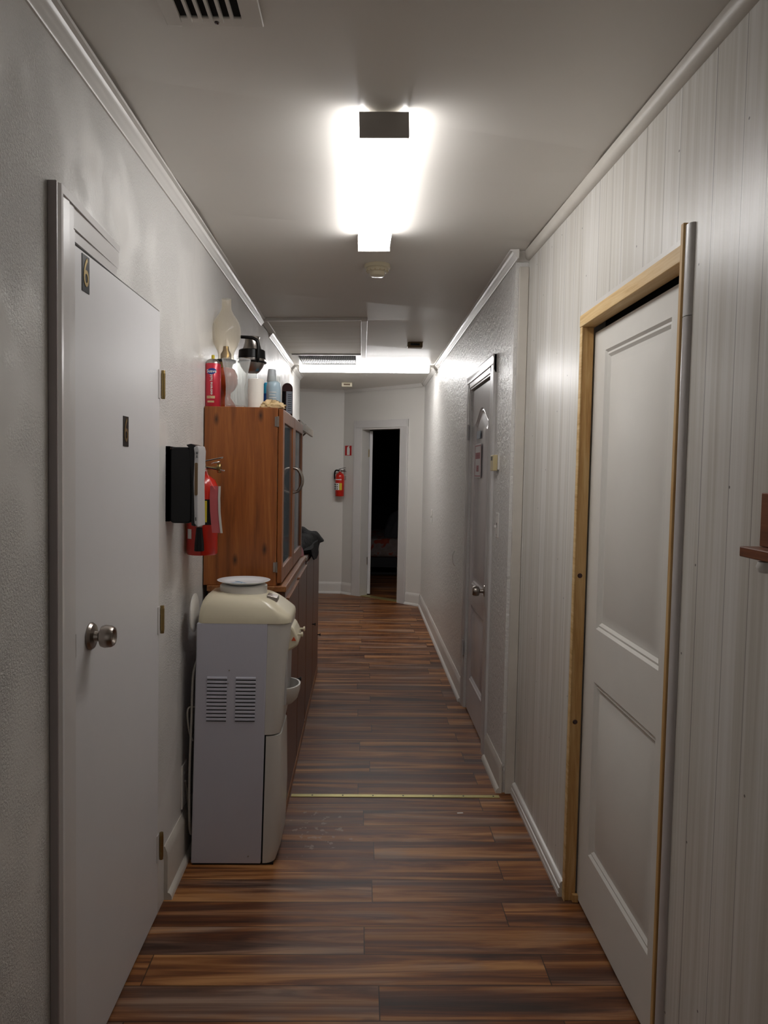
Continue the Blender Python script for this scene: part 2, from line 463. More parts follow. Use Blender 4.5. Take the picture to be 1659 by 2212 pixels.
mb = MB(); D0, D1 = 1.760, 2.512
wallbox(mb, XL-.12, XL, -1.7, D0); wallbox(mb, XL-.12, XL, D0, D1, 2.004); wallbox(mb, XL-.12, XL, D1, 8.07)
struct('wall_left', mb, 'wall_l', 'white gloss stippled left wall')
mb = MB(); wallbox(mb, -1.9, -.78, 8.0, 8.07); wallbox(mb, -1.9, -1.8, 8.07, 9.33)
struct('wall_alcove', mb, 'wall_f', 'white wall of the alcove behind the end of the left wall')
mb = MB(); wallbox(mb, -1.9, -.222, 9.33, 9.43)
struct('wall_end', mb, 'wall_f', 'plain white wall facing down the hallway at its far end')
R0, R1 = 1.772, 2.622
mb = MB(); wallbox(mb, XP, XP+.16, -1.7, R0); wallbox(mb, XP, XP+.16, R0, R1, 2.045); wallbox(mb, XP, XP+.16, R1, 3.51)
struct('wall_right_panelled', mb, 'panel', 'whitewashed grooved panelling on the near right wall')
B0, B1 = 4.085, 4.815
mb = MB(); wallbox(mb, XR, XP+.16, 3.51, B0); wallbox(mb, XR, XP+.16, B0, B1, 2.025); wallbox(mb, XR, XP+.16, B1, 8.49)
struct('wall_right', mb, 'wall_r', 'white gloss textured right wall beyond the panelling')

# angled end wall
A0 = Vector((-.222, 9.33, 0)); A1 = Vector((XR, 8.49, 0)); ad = (A1-A0); AL = ad.length; ad.normalize()
an = Vector((ad.y, -ad.x, 0))
if an.y > 0: an = -an
MA = Matrix((ad, an, Vector((0, 0, 1)))).transposed().to_4x4(); MA.translation = A0
S0, S1 = .295, .905
ztop = 2.62
mb = MB(MA)
for s0, s1, z0 in ((0, S0, 0), (S0, S1, 2.01), (S1, AL+.05, 0)):
    mb.box(s0, s1, -.1, 0, z0, 2.6)
struct('wall_corner', mb, 'wall_f', 'white angled wall holding the far open doorway')

# bedroom, its darkness put into the surface colour
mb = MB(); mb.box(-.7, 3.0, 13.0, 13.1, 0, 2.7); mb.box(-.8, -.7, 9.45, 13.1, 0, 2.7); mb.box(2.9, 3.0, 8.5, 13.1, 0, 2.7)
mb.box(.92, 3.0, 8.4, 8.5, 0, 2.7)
struct('wall_bedroom', mb, 'dark_room', 'walls of the room behind the far doorway, its darkness put into their colour')
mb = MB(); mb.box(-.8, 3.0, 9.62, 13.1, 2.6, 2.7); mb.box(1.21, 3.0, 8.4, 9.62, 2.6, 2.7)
struct('ceiling_bedroom', mb, 'dark_room', 'ceiling of the far room, its darkness put into the colour')

# crown mouldings (profile offsets: out from wall, down from ceiling)
PROF = [(0, .040), (.005, .040), (.007, .034), (.013, .031), (.0155, .024), (.022, .020), (.026, .014), (.029, .008), (.039, .006), (.040, 0), (0, 0)]
def crown(name, label, p0, p1, nrm, prof=PROF, zf=zc, m='trim'):
    nrm = Vector(nrm); loops = []
    n = 6
    for k in range(n+1):
        p = Vector(p0).lerp(Vector(p1), k/n)
        wob = .0015*math.sin(k*2.3+p0[1])
        loops.append([(p.x+nrm.x*a, p.y+nrm.y*a, zf(p.x+nrm.x*a, p.y+nrm.y*a)-b+wob*(b > 0)) for a, b in prof])
    return struct(name, MB().loft(loops), m, label, smooth=50)
crown('trim_1', 'white crown moulding along the near left wall top', (XL, -1.7, 0), (XL, 4.95, 0), (1, 0, 0))
crown('trim_2', 'short white crown moulding piece left of the ceiling hatch', (XL, 5.38, 0), (XL, 8.07, 0), (1, 0, 0))
SM = [(0, .036), (.006, .036), (.016, .030), (.023, .020), (.026, .010), (.027, 0), (0, 0)]
crown('trim_3', 'plain cove moulding above the whitewashed panelling', (XP, -1.7, 0), (XP, 3.50, 0), (-1, 0, 0), SM, m='trim_worn')
crown('trim_4', 'white crown moulding above the textured right wall', (XR, 3.44, 0), (XR, 8.47, 0), (-1, 0, 0))
crown('trim_5', 'faint crown moulding above the far angled wall', (XR-.02, 8.49, 0), (A0.x, A0.y, 0), tuple(an))
crown('trim_6', 'faint crown moulding above the far end wall', (-1.8, 9.33, 0), (-.222, 9.33, 0), (0, -1, 0))
crown('trim_7', 'crown moulding return on the jog in the right wall', (XP, 3.51, 0), (XR, 3.51, 0), (0, -1, 0))
crown('trim_8', 'crown moulding return around the end of the left wall', (XL, 8.07, 0), (-1.8, 8.07, 0), (0, 1, 0))
struct('trim_9', MB().hexa([(x, y, t) for x in (.700, .744) for y in (3.492, 3.51) for t in (.0, 2.44)]), 'trim_worn', 'worn white corner board at the jog in the right wall', bevel=.003)

# baseboards
def baseboard(name, label, p0, p1, nrm, h, m='trim', shoe=True, flut=False):
    nrm = Vector(nrm)
    if flut:
        prof = [(0, 0), (.019, 0), (.019, .012), (.015, .015), (.019, .020), (.017, .032), (.013, .034), (.015, .040), (.012, .052), (.007, .056), (0, .058)]
    else:
        prof = [(0, 0), (.013, 0), (.013, h-.035), (.011, h-.02), (.006, h-.008), (.003, h), (0, h)]
        if shoe: prof = [(0, 0), (.028, 0), (.027, .012), (.021, .022), (.013, .026)] + prof[2:]
    loops = [[(p[0]+nrm.x*a, p[1]+nrm.y*a, b) for a, b in prof] for p in (p0, p1)]
    return struct(name, MB().loft(loops), m, label, smooth=40)
baseboard('baseboard_left', 'white baseboard along the left wall past the numbered door', (XL, 2.60, 0), (XL, 8.07, 0), (1, 0, 0), .19, 'trim_worn')
baseboard('baseboard_right_panelled', 'fluted white baseboard under the panelling', (XP, 2.625, 0), (XP, 3.49, 0), (-1, 0, 0), .06, flut=True)
baseboard('baseboard_right_near', 'short worn baseboard between the jog and the moulded grey door', (XR, 3.50, 0), (XR, 3.93, 0), (-1, 0, 0), .14, 'trim_worn')
baseboard('baseboard_right_far', 'white baseboard running along the textured right wall', (XR, 4.93, 0), (XR, 8.46, 0), (-1, 0, 0), .14)
baseboard('baseboard_end', 'white baseboard on the far end wall', (-1.8, 9.33, 0), (-.222, 9.33, 0), (0, -1, 0), .14)
for nm, a, b, lb in (('baseboard_corner_left', 0, .185, 'short white baseboard left of the far doorway'), ('baseboard_corner_right', 1.02, AL-.01, 'short white baseboard right of the far doorway')):
    baseboard(nm, lb, tuple(A0+ad*a), tuple(A0+ad*b), tuple(an), .14)
mb = MB(); mb.box(-.298, .668, 3.447, 3.475, 0, .003)
st = tag(obj('floor_strip', mb, 'strip', bevel=.001), 'thin yellowish metal strip screwed across the floor planks', 'floor strip')
for k in range(7): obj('screw', MB().lathe([(.004, 0), (.004, .0012), (0, .0015)], (-.2+.14*k, 3.461, .003), seg=10), 'black_gloss', st)

# ------------------------------------------------------------------ door 1 (numbered 6), left wall
d1 = thing('door_1', (XL, 2.1, 0), 'flat white door with two number 6 plates and a steel knob', 'door', kind='structure')
obj('door_leaf', MB().box(-.700, -.656, 1.766, 2.506, .008, 1.9985), 'door_flat', d1, bevel=.002)
mb = MB(); mb.box(-.76, -.703, 1.762, 1.79, 0, 2.0); mb.box(-.76, -.703, 2.485, 2.51, 0, 2.0); mb.box(-.76, -.703, 1.762, 2.51, 1.97, 2.0)
mb.box(-.775, -.762, 1.762, 2.51, 0, 2.0)
obj('black_gap_backing', mb, 'black', d1)  # stops and backing coloured black to paint the shade in the leaf gaps
# near casing, stepped profile; its outer edge is thick and faces the camera
def vcasing(y_out, y_in, x, z0, z1, t=1):
    w = y_in-y_out
    pr = [(x, y_out), (x+t*.018, y_out+.0), (x+t*.023, y_out+w*.07), (x+t*.021, y_out+w*.2), (x+t*.016, y_out+w*.24), (x+t*.017, y_out+w*.56),
          (x+t*.014, y_out+w*.6), (x+t*.014, y_out+w*.84), (x+t*.009, y_out+w*.9), (x+t*.009, y_in), (x, y_in)]
    return MB().prism(pr, 'Z', z0, z1)
obj('casing', vcasing(1.640, 1.762, XL, 0, 2.088), 'casing', d1, smooth=30)
obj('casing_edge', MB().box(XL, XL+.019, 1.632, 1.6405, 0, 2.090), 'casing_dark', d1, bevel=.002, label='mauve-grey outer edge of the casing')
mb = MB()
for z0, z1, t in ((2.073, 2.090, .022), (2.028, 2.0735, .015), (2.004, 2.0285, .009)):
    mb.hexa([(XL-.002, 1.652, z0), (XL-.002, 1.652, z1), (XL-.002, 2.13, z0), (XL-.002, 2.13, z1),
             (XL+t, 1.652, z0), (XL+t, 1.652, z1), (XL-.001, 2.13, z0), (XL-.001, 2.13, z1)])
obj('header_casing', mb, 'casing', d1)
kn = obj('door_knob', MB().lathe([(.001, 0), (.033, 0), (.034, .004), (.030, .010), (.014, .013), (.012, .022), (.016, .026), (.025, .029), (.028, .038), (.026, .053), (.022, .059), (.017, .059), (.012, .053), (0, .052)], (-.656, 1.868, 1.085), 'X'), 'nickel', d1, smooth=40)
obj('strike_edge', MB().box(-.656, -.6545, 1.771, 1.774, 1.055, 1.11), 'steel', d1)
for z in (1.768, 1.0, .235):
    mb = MB(); mb.lathe([(.006, -.046), (.0065, -.045), (.0065, .045), (.006, .046)], (-.6475, 2.516, z), seg=14)
    for q in (-.028, -.009, .009, .028): mb.lathe([(.0072, -.0085), (.0072, .0085)], (-.6475, 2.516, z+q), seg=14)
    obj('hinge', mb, 'brass', d1, smooth=40)
    obj('hinge_leaf', MB().box(-.6565, -.6535, 2.487, 2.51, z-.045, z+.045), 'casing', d1)
for (y, z, w, h) in ((1.840, 2.01-.060, .047, .085), (2.148, 1.598, .047, .083)):
    pl = obj('number_plate', MB().box(-.656, -.6545, y-w/2, y+w/2, z-h/2, z+h/2), 'black_gloss', d1, label='black plate with a gold 6')
    text('numeral', '6', h*1.13, frame_M((-.6543, y, z), (0, 1, 0), (0, 0, 1)), 'brass', pl, .0008, sx=.8)

# ------------------------------------------------------------------ panelled leaves
def poly_offset(P, d):
    n = len(P); out = []
    for i in range(n):
        a, b, c = Vector(P[i-1]), Vector(P[i]), Vector(P[(i+1) % n])
        e1 = (b-a).normalized(); e2 = (c-b).normalized()
        n1 = Vector((-e1.y, e1.x)); n2 = Vector((-e2.y, e2.x)); m = (n1+n2); m.normalize()
        k = d/max(.35, m.dot(n1)); out.append((b.x+m.x*k, b.y+m.y*k))
    return out
STEPS = [(0, 0), (.008, .007), (.015, .005), (.024, .012), (.030, .012), (.036, .012), (.060, .002)]
def panel_leaf(x, sgn, y0, y1, z0, z1, cells, thick=.035):
    """front face at x, facing direction sgn; cells: list of (za, zb, loop of (y,z) counter-clockwise, outer points)"""
    mb = MB()
    for za, zb, loop, outer in cells:
        rings = [[(x, p[0], p[1]) for p in outer]]
        for d, dep in STEPS:
            rings.append([(x-sgn*dep, p[0], p[1]) for p in poly_offset(loop, d)])
        mb.loft(rings, cap=False)
        n = len(loop); last = rings[-1]; mb.add(last, [tuple(range(n))])
    # back and edges
    X2 = x-sgn*thick
    mb.add([(X2, y0, z0), (X2, y1, z0), (X2, y1, z1), (X2, y0, z1), (x, y0, z0), (x, y1, z0), (x, y1, z1), (x, y0, z1)],
           [(0, 1, 2, 3), (0, 1, 5, 4), (1, 2, 6, 5), (2, 3, 7, 6), (3, 0, 4, 7)])
    return mb
def rect_cell(y0, y1, za, zb, py0, py1, pz0, pz1):
    return (za, zb, [(py0, pz0), (py1, pz0), (py1, pz1), (py0, pz1)], [(y0, za), (y1, za), (y1, zb), (y0, zb)])
def arch_cell(y0, y1, za, zb, py0, py1, pz0, zs, rise):
    loop = [(py0, pz0), (py1, pz0)]; outer = [(y0, za), (y1, za)]; n = 18
    for k in range(n+1):
        t = k/n; y = py1+(py0-py1)*t
        z = zs + rise*(.5-.5*math.cos(2*PI*t))**.75
        loop.append((y, z)); outer.append((y1+(y0-y1)*t, zb))
    return (za, zb, loop, outer)

# door 2: two panel door in raw pine frame (right, near)
d2 = thing('door_2', (XP, 2.2, 0), 'white two-panel door set in a raw pine frame', 'door', kind='structure')
lf = panel_leaf(.787, -1, 1.800, 2.606, .012, 1.985, [rect_cell(1.800, 2.606, .012, .90, 1.955, 2.490, .222, .815), rect_cell(1.800, 2.606, .90, 1.985, 1.955, 2.490, .993, 1.91)])
obj('door_leaf', lf, 'door_panel', d2, smooth=25)
mb = MB(); mb.box(.742, .781, 2.600, 2.619, 0, 2.004)
obj('far_jamb', mb, 'pine', d2, bevel=.002)
obj('jamb_edge', MB().box(.7395, .7425, 2.597, 2.622, 0, 2.02), 'pine_h', d2)
mb = MB(); mb.box(.737, .786, 1.790, 2.622, 2.004, 2.044)
obj('header', mb, 'pine_h', d2, bevel=.002)
mb = MB(); mb.box(.733, .84, 1.774, 1.790, 0, 2.088)
obj('near_jamb', mb, 'pine', d2, bevel=.002)
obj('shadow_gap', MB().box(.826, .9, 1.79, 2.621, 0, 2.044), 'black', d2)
mb = MB()
for y, z in ((2.5995, 1.155), (2.5995, .642)):
    mb.lathe([(.0, -.0012), (.006, -.001), (.0085, .0), (.006, .001)], (.760, 2.5995, z), 'Y', 12)
obj('knot', mb, 'plaque', d2)
obj('wood_block', MB().box(.768, .7865, 2.585, 2.600, .002, .028), 'pine', d2)
struct('trim_12', MB().box(.7425, .7455, 1.80, 2.63, 2.045, 2.060), 'trim', 'thin white caulk line above the pine header')
# half round trim beside the pine jamb
prof = [(.733+.0, 1.7735)]
def halfround(z0, z1):
    pr = []
    for k in range(13):
        a = PI*k/12
        pr.append((.745-.012*math.sin(a)**.8, 1.7545+.0185*math.cos(a)))
    pr += [(.747, 1.736), (.747, 1.773)]
    return MB().prism(pr, 'Z', z0, z1)
ht = struct('trim_10', halfround(0, 1.868), 'casing_dark', 'rounded grey-white trim strip beside the pine jamb', smooth=40)
ht.data.materials[0] = plain('greyish_round_trim', '#c2bdbb', .3, var=.03)
h2 = struct('trim_11', halfround(1.870, 2.078), 'casing', 'short top piece of the rounded trim strip beside the pine jamb', smooth=40)

# door 3: moulded arch-top door in textured wall
d3 = thing('door_3', (XR, 4.45, 0), 'glossy grey-white moulded door with an arched panel and posted signs', 'door', kind='structure')
x3 = .693
lf = panel_leaf(x3, -1, 4.092, 4.806, .012, 2.012, [rect_cell(4.092, 4.806, .012, .75, 4.205, 4.690, .22, .69),
     arch_cell(4.092, 4.806, .75, 2.012, 4.205, 4.690, .82, 1.80, .085)])
obj('door_leaf', lf, 'door_bath', d3, smooth=25)
def vcas(y_out, y_in, z0, z1):
    w = y_in-y_out
    pr = [(XR+.001, y_out), (XR-.012, y_out), (XR-.016, y_out+w*.12), (XR-.014, y_out+w*.22), (XR-.015, y_out+w*.5), (XR-.012, y_out+w*.55), (XR-.012, y_out+w*.82), (XR-.007, y_out+w*.9), (XR-.007, y_in), (XR+.001, y_in)]
    return MB().prism(pr, 'Z', z0, z1)
obj('casing', vcas(3.945, 4.082, 0, 2.115), 'casing', d3, smooth=30)
obj('casing', vcas(4.925, 4.818, 0, 2.115), 'casing', d3, smooth=30)
mb = MB(); pr = [(XR+.001, 2.118), (XR-.018, 2.118), (XR-.020, 2.108), (XR-.016, 2.094), (XR-.017, 2.068), (XR-.012, 2.062), (XR-.012, 2.036), (XR-.007, 2.03), (XR-.007, 2.024), (XR+.001, 2.024)]
mb.prism([(a, b) for a, b in pr], 'Y', 3.945, 4.925)
obj('header_casing', mb, 'casing', d3, smooth=30)
obj('black_gap_backing', MB().box(.735, .745, 4.086, 4.814, 0, 2.02), 'black', d3)  # black sheet behind the leaf, painted-in shade for its gaps
obj('door_knob', MB().lathe([(.001, 0), (.032, 0), (.033, -.004), (.029, -.010), (.013, -.013), (.011, -.030), (.014, -.033), (.025, -.037), (.028, -.050), (.026, -.066), (.020, -.072), (0, -.072)], (x3, 4.155, .855), 'X'), 'nickel', d3, smooth=40)
for z in (1.757, .39):
    mb = MB(); mb.lathe([(.0065, -.048), (.0065, .048)], (XR-.018, 4.812, z), seg=12)
    for q in (-.03, 0, .03): mb.box(XR-.0145, XR-.0125, 4.80, 4.845, z+q-.012, z+q+.012)
    obj('hinge', mb, 'grey_plastic', d3)
sg = obj('notice', MB().box(x3-.009, x3-.006, 4.385, 4.605, 1.475, 1.675), 'notice_paper', d3, bevel=.001, label='white notice with red border and lettering')
mb = MB(); fx = x3-.0095
for a in ((4.393, 4.597, 1.661, 1.667), (4.393, 4.597, 1.483, 1.489), (4.393, 4.397, 1.483, 1.667), (4.593, 4.597, 1.483, 1.667)):
    mb.box(fx-.0003, fx+.0005, *a)
for row, (z, n) in enumerate(((1.605, 6), (1.53, 3))):
    for k in range(n):
        w = .024; y = 4.495+(k-(n-1)/2)*.028
        mb.box(fx-.0004, fx+.0005, y-w/2, y-w/4, z-.018, z+.018); mb.box(fx-.0004, fx+.0005, y+w/5, y+w/2, z-.018, z+.018)
        mb.box(fx-.0004, fx+.0005, y-w/2, y+w/2, z-(.003 if k % 2 else .018), z+(.003 if k % 2 else -.012))
obj('lettering', mb, 'faded_red', sg)
obj('sticker', MB().box(x3-.009, x3-.006, 4.43, 4.56, 1.705, 1.750), 'label_grey', d3, label='small grey sticker')

# door 4: far doorway in the angled wall, leaf standing open into dark room
d4 = thing('door_4', tuple(A0+ad*.6), 'narrow white doorway at the hall end with its door swung open into darkness', 'door', kind='structure')
def mloft(M, pr, z0, z1): return MB(M).prism(pr, 'Z', z0, z1)
def cas4(so, si):
    w = si-so
    return [(so, 0), (so, .020), (so+w*.12, .022), (so+w*.25, .017), (so+w*.55, .016), (so+w*.62, .012), (so+w*.9, .010), (si, .007), (si, 0)]
obj('casing', mloft(MA, cas4(.185, .298), 0, 2.10), 'casing', d4, smooth=30)
obj('casing', mloft(MA, cas4(1.018, .902), 0, 2.10), 'casing', d4, smooth=30)
obj('header_casing', MB(MA).hexa([(s, n, z) for s in (.185, 1.018) for n in (-.001, .018) for z in (2.012, 2.10)]), 'casing', d4, bevel=.004)
mb = MB(MA); mb.box(S0-.02, S0+.012, -.13, .004, 0, 2.0); mb.box(S1-.012, S1+.02, -.13, .004, 0, 2.0); mb.box(S0, S1, -.13, .004, 1.995, 2.03)
obj('jamb', mb, 'trim', d4)
hp = MA @ Vector((S0+.020, -.125, 0))
vd = Vector((hp.x, hp.y, 0)).normalized(); vd = (Matrix.Rotation(math.radians(3), 3, 'Z') @ vd)
rt = Vector((vd.y, -vd.x, 0))
ML = Matrix((rt, vd, Vector((0, 0, 1)))).transposed().to_4x4(); ML.translation = Vector((hp.x, hp.y, 0))
obj('door_leaf', MB(ML).box(0, .036, .01, .62, .015, 1.985), 'door_flat', d4, bevel=.002)
for z in (1.72, .42):
    mb = MB(ML); mb.lathe([(.006, -.045), (.006, .045)], (-.008, .002, z), seg=12); mb.box(-.03, -.006, 0, .003, z-.045, z+.045)
    obj('hinge', mb, 'brass' if z > 1 else 'nickel', d4)
obj('threshold', MB(MA).box(S0, S1, -.12, -.02, 0, .006), 'strip', d4)

# ------------------------------------------------------------------ ceiling things
def light(name, M, length, width, h, label, lens):
    """M: origin at ceiling contact centre, local x width, y length, z down-negative"""
    t = thing(name, tuple(M.translation), label, 'ceiling light', 'fluorescent ceiling lights')
    a, b = width/2, length/2
    obj('housing', MB(M).box(-a+.012, a-.012, -b+.004, b-.004, -.016, -.001), 'white_pl', t)
    pr = [(-a, -.004), (-a, -h+.014), (-a+.005, -h+.005), (-a+.014, -h), (a-.014, -h), (a-.005, -h+.005), (a, -h+.014), (a, -.004)]
    prm = [(u, v) for u, v in pr]
    obj('diffuser', MB(M).prism(prm, 'Y', -b+.010, b-.010), lens, t, smooth=40)
    pr2 = [(-a-.002, -.001), (-a-.002, -h-.002), (a+.002, -h-.002), (a+.002, -.001)]
    obj('end_cap', MB(M).prism(pr2, 'Y', -b, -b+.0095), 'grey_cap_dark', t, bevel=.001)
    obj('end_cap', MB(M).prism(pr2, 'Y', b-.0095, b), 'grey_cap_dark', t, bevel=.001)
    return t
MAT['grey_cap_dark'] = plain('light_end_cap', '#a5a09a', .4)
yc = (2.065+3.20)/2
a_ = (zc(.04, 3.2)-zc(.04, 2.065))/1.135
ux = Vector((1, .0085, (zr(2.6)-zl(2.6))/1.4)).normalized(); uy = Vector((-.0085, 1, a_)).normalized(); uz = ux.cross(uy)
Ml = Matrix((ux, uy, uz)).transposed().to_4x4(); Ml.translation = Vector((.038, yc, zc(.038, yc)))
light('ceiling_light', Ml, 1.135, .128, .064, 'boxy fluorescent ceiling light near the camera, running along the hallway', 'lens')
tl = (zr(7.13)-zl(7.13))/1.4
ux = Vector((0, 1, .01)).normalized(); uy = Vector((-1, 0, -tl)).normalized(); uz = ux.cross(uy)
M2 = Matrix((ux, uy, uz)).transposed().to_4x4(); M2.translation = Vector((.012, 7.13, zc(.012, 7.13)))
light('ceiling_light', M2, 1.21, .125, .062, 'fluorescent ceiling light mounted crosswise at the far end of the hallway', 'lens2')

t = thing('smoke_detector', (.058, 3.66, zc(.058, 3.66)), 'round cream smoke detector on the ceiling beyond the near light', 'smoke detector')
o_ = (.058, 3.66, zc(.058, 3.66))
obj('base', MB().lathe([(.0, 0), (.060, 0), (.062, -.008), (.061, -.018), (.055, -.020), (0, -.020)], o_), 'cream', t, smooth=40)
obj('sensor_head', MB().lathe([(.052, -.020), (.054, -.028), (.050, -.034), (.036, -.036), (.034, -.052), (.028, -.056), (0, -.057)], o_), 'cream', t, smooth=40)
mb = MB()
for k in range(14):
    a = 2*PI*k/14; c, s_ = math.cos(a), math.sin(a)
    mb.box(o_[0]+.0495*c-.003, o_[0]+.0495*c+.003, o_[1]+.0495*s_-.003, o_[1]+.0495*s_+.003, o_[2]-.035, o_[2]-.0225)
obj('vent_slot', mb, 'almond', t)
def sensor(name, x, y, w, d, h, m, label, cat):
    z = zc(x, y)-.0008
    t = thing(name, (x, y, z), label, cat)
    obj('cover', MB().box(x-w/2, x+w/2, y-d/2, y+d/2, z-h, z-.006), m, t, bevel=.006)
    obj('mounting_plate', MB().box(x-w/2-.003, x+w/2+.003, y-d/2-.003, y+d/2+.003, z-.006, z), m, t)
    obj('grille', MB().box(x-w*.3, x+w*.3, y-d/2-.0012, y-d/2+.001, z-h*.7, z-h*.35), 'brown_pl' if m != 'brown_pl' else 'black_gloss', t)
sensor('alarm_sounder', .387, 5.84, .115, .075, .045, 'brown_pl', 'small brown box fixed to the ceiling right of the hatch', 'alarm box')
sensor('motion_sensor', -.178, 8.55, .12, .075, .05, 'cream', 'small cream box on the ceiling beyond the far light', 'sensor')

# hatch and grille
def cz(x, y, d): return (x, y, zc(x, y)-d)
def cslab(mb, x0, x1, y0, y1, d0, d1): return mb.hexa([cz(x, y, d) for x in (x0, x1) for y in (y0, y1) for d in (d1, d0)])
t = thing('ceiling_hatch', (-.31, 5.65, zc(-.31, 5.65)), 'stained off-white access panel in the ceiling with wooden trim', 'ceiling hatch')
obj('panel', cslab(MB(), -.612, -.020, 4.93, 6.36, .001, .010), 'hatchwood', t)
obj('trim_front', cslab(MB(), -.655, .022, 4.895, 4.93, .001, .018), 'trim', t, bevel=.002)
obj('trim_side', cslab(MB(), -.020, .022, 4.93, 7.05, .001, .020), 'trim', t, bevel=.002)
obj('trim_wall', cslab(MB(), -.655, -.612, 4.93, 5.36, .001, .018), 'trim_worn', t, bevel=.002)
obj('gap', cslab(MB(), -.60, -.020, 6.36, 6.40, .0008, .006), 'black', t)
t = thing('return_air_grille', (-.29, 6.72, zc(-.29, 6.72)), 'dusty return air grille in the ceiling behind the hatch', 'air grille')
mb = MB(); cslab(mb, -.595, -.55, 6.41, 7.04, .0008, .014); cslab(mb, -.062, -.022, 6.41, 7.04, .0008, .014)
cslab(mb, -.55, -.062, 6.41, 6.45, .0008, .014); cslab(mb, -.55, -.062, 7.0, 7.04, .0008, .014)
obj('frame', mb, 'trim', t, bevel=.002)
obj('filter', cslab(MB(), -.55, -.062, 6.45, 7.0, .0008, .003), 'black', t)  # flat black sheet behind the louvres
mb = MB()
for k in range(32): cslab(mb, -.55+k*.01525+.004, -.55+k*.01525+.009, 6.45, 7.0, .003, .010)
obj('louvre', mb, 'mesh_dark', t)

# near ceiling vent, top left
t = thing('ceiling_vent', (-.32, 1.5, zc(-.32, 1.5)), 'white slotted air vent in the ceiling at the top left', 'air vent')
vx0, vx1, vy0, vy1 = -.425, -.222, 1.25, 1.672
sx0, sx1, sy0, sy1 = -.392, -.262, 1.29, 1.640
mb = MB(); cslab(mb, vx0, sx0, vy0, vy1, .0008, .006); cslab(mb, sx1, vx1, vy0, vy1, .0008, .006)
cslab(mb, sx0, sx1, vy0, sy0, .0008, .006); cslab(mb, sx0, sx1, sy1, vy1, .0008, .006)
obj('frame', mb, 'ceiling', t, bevel=.003)
obj('slot_black_sheet', cslab(MB(), sx0, sx1, sy0, sy1, .0006, .0014), 'black', t)  # thin black sheet standing in for the dark inside of the slots
for k in range(1, 6):
    x = sx0+(sx1-sx0)*k/6
    mb = MB().hexa([cz(x-.003, y, .0015) if i == 0 else cz(x-.002, y, .0015) for i in (0,) for y in (sy0, sy0)] + [cz(x, y, d) for y in (sy0, sy0) for d in (0,)] * 0 +
                   [cz(x-.0035+q, y, d) for q in (0, .006) for y in (sy0, sy1+.012) for d in (.012, .0015)][2:]) if False else cslab(MB(), x-.003, x+.003, sy0, sy1+.010, .0015, .011)
    obj('louvre', mb, 'ceiling', t)
obj('screw', MB().lathe([(.0, -.010), (.004, -.009), (.0055, -.006)], (-.318, 1.655, zc(-.318, 1.655)), seg=12), 'plaque', t)

# ------------------------------------------------------------------ right wall fittings
def plate(name, y, z, w, h, label, cat, x=XR, sg=-1, toggles=1, m='white_pl'):
    t = thing(name, (x, y, z-h/2), label, cat)
    xa, xb = sorted((x, x+sg*.005)); obj('cover_plate', MB().box(xa, xb, y-w/2, y+w/2, z-h/2, z+h/2), m, t, bevel=.0015)
    mb = MB(); xa, xb = sorted((x+sg*.005, x+sg*.0062))
    mb.box(xa, xb, y-.006, y+.006, z-.012, z+.012); obj('slot', mb, 'black_gloss', t)
    xa, xb = sorted((x+sg*.005, x+sg*.017)); obj('toggle', MB().box(xa, xb, y-.004, y+.004, z-.012, z+.0), m, t, bevel=.001)
    for q in (-.4, .4): obj('screw', MB().lathe([(.003, 0), (.003, sg*.0012), (0, sg*.0015)], (x+sg*.005, y, z+q*h), 'X', 10), 'nickel', t)
plate('light_switch', 3.79, 1.245, .075, .122, 'white light switch plate below the thermostat', 'light switch')
plate('light_switch', 7.30, 1.085, .075, .12, 'painted light switch near the far end of the right wall', 'light switch')
t = thing('thermostat', (XR, 3.835, 1.51), 'yellowed box thermostat on the wall edge beside the moulded grey door', 'thermostat')
obj('back_plate', MB().box(XR-.008, XR+.001, 3.790, 3.880, 1.522, 1.600), 'white_pl', t)
obj('cover', MB().box(XR-.030, XR-.008, 3.795, 3.880, 1.515, 1.595), 'almond', t, bevel=.003)
obj('display', MB().box(XR-.031, XR-.0295, 3.825, 3.862, 1.567, 1.587), 'black_gloss', t)
o = obj('wall_hook', MB().tube(curve([(XR+.001, 5.46, .945), (XR-.014, 5.452, .93), (XR-.020, 5.445, .895), (XR-.014, 5.44, .85), (XR+.001, 5.435, .835)]), .004, 8), 'trim', smooth=60)
tag(o, 'thin curved white wire handle on the right wall beyond the moulded grey door', 'wire handle')

# shelf at right frame edge
t = thing('wall_shelf', (XP, 1.2, 1.356), 'chestnut wooden shelf end on the panelling at the right edge', 'shelf')
obj('board', MB().box(.705, XP-.001, .80, 1.395, 1.356, 1.375), 'shelf_wood', t, bevel=.002)
obj('upright', MB().box(.7405, XP-.001, .80, 1.392, 1.3755, 1.475), 'shelf_wood', t, bevel=.002)
obj('bracket', MB().lathe([(.0, 0), (.014, -.003), (.017, -.012), (.012, -.022), (0, -.024)], (.722, 1.330, 1.356), seg=20), 'white_pl', t, smooth=50, label='small white rounded bracket')

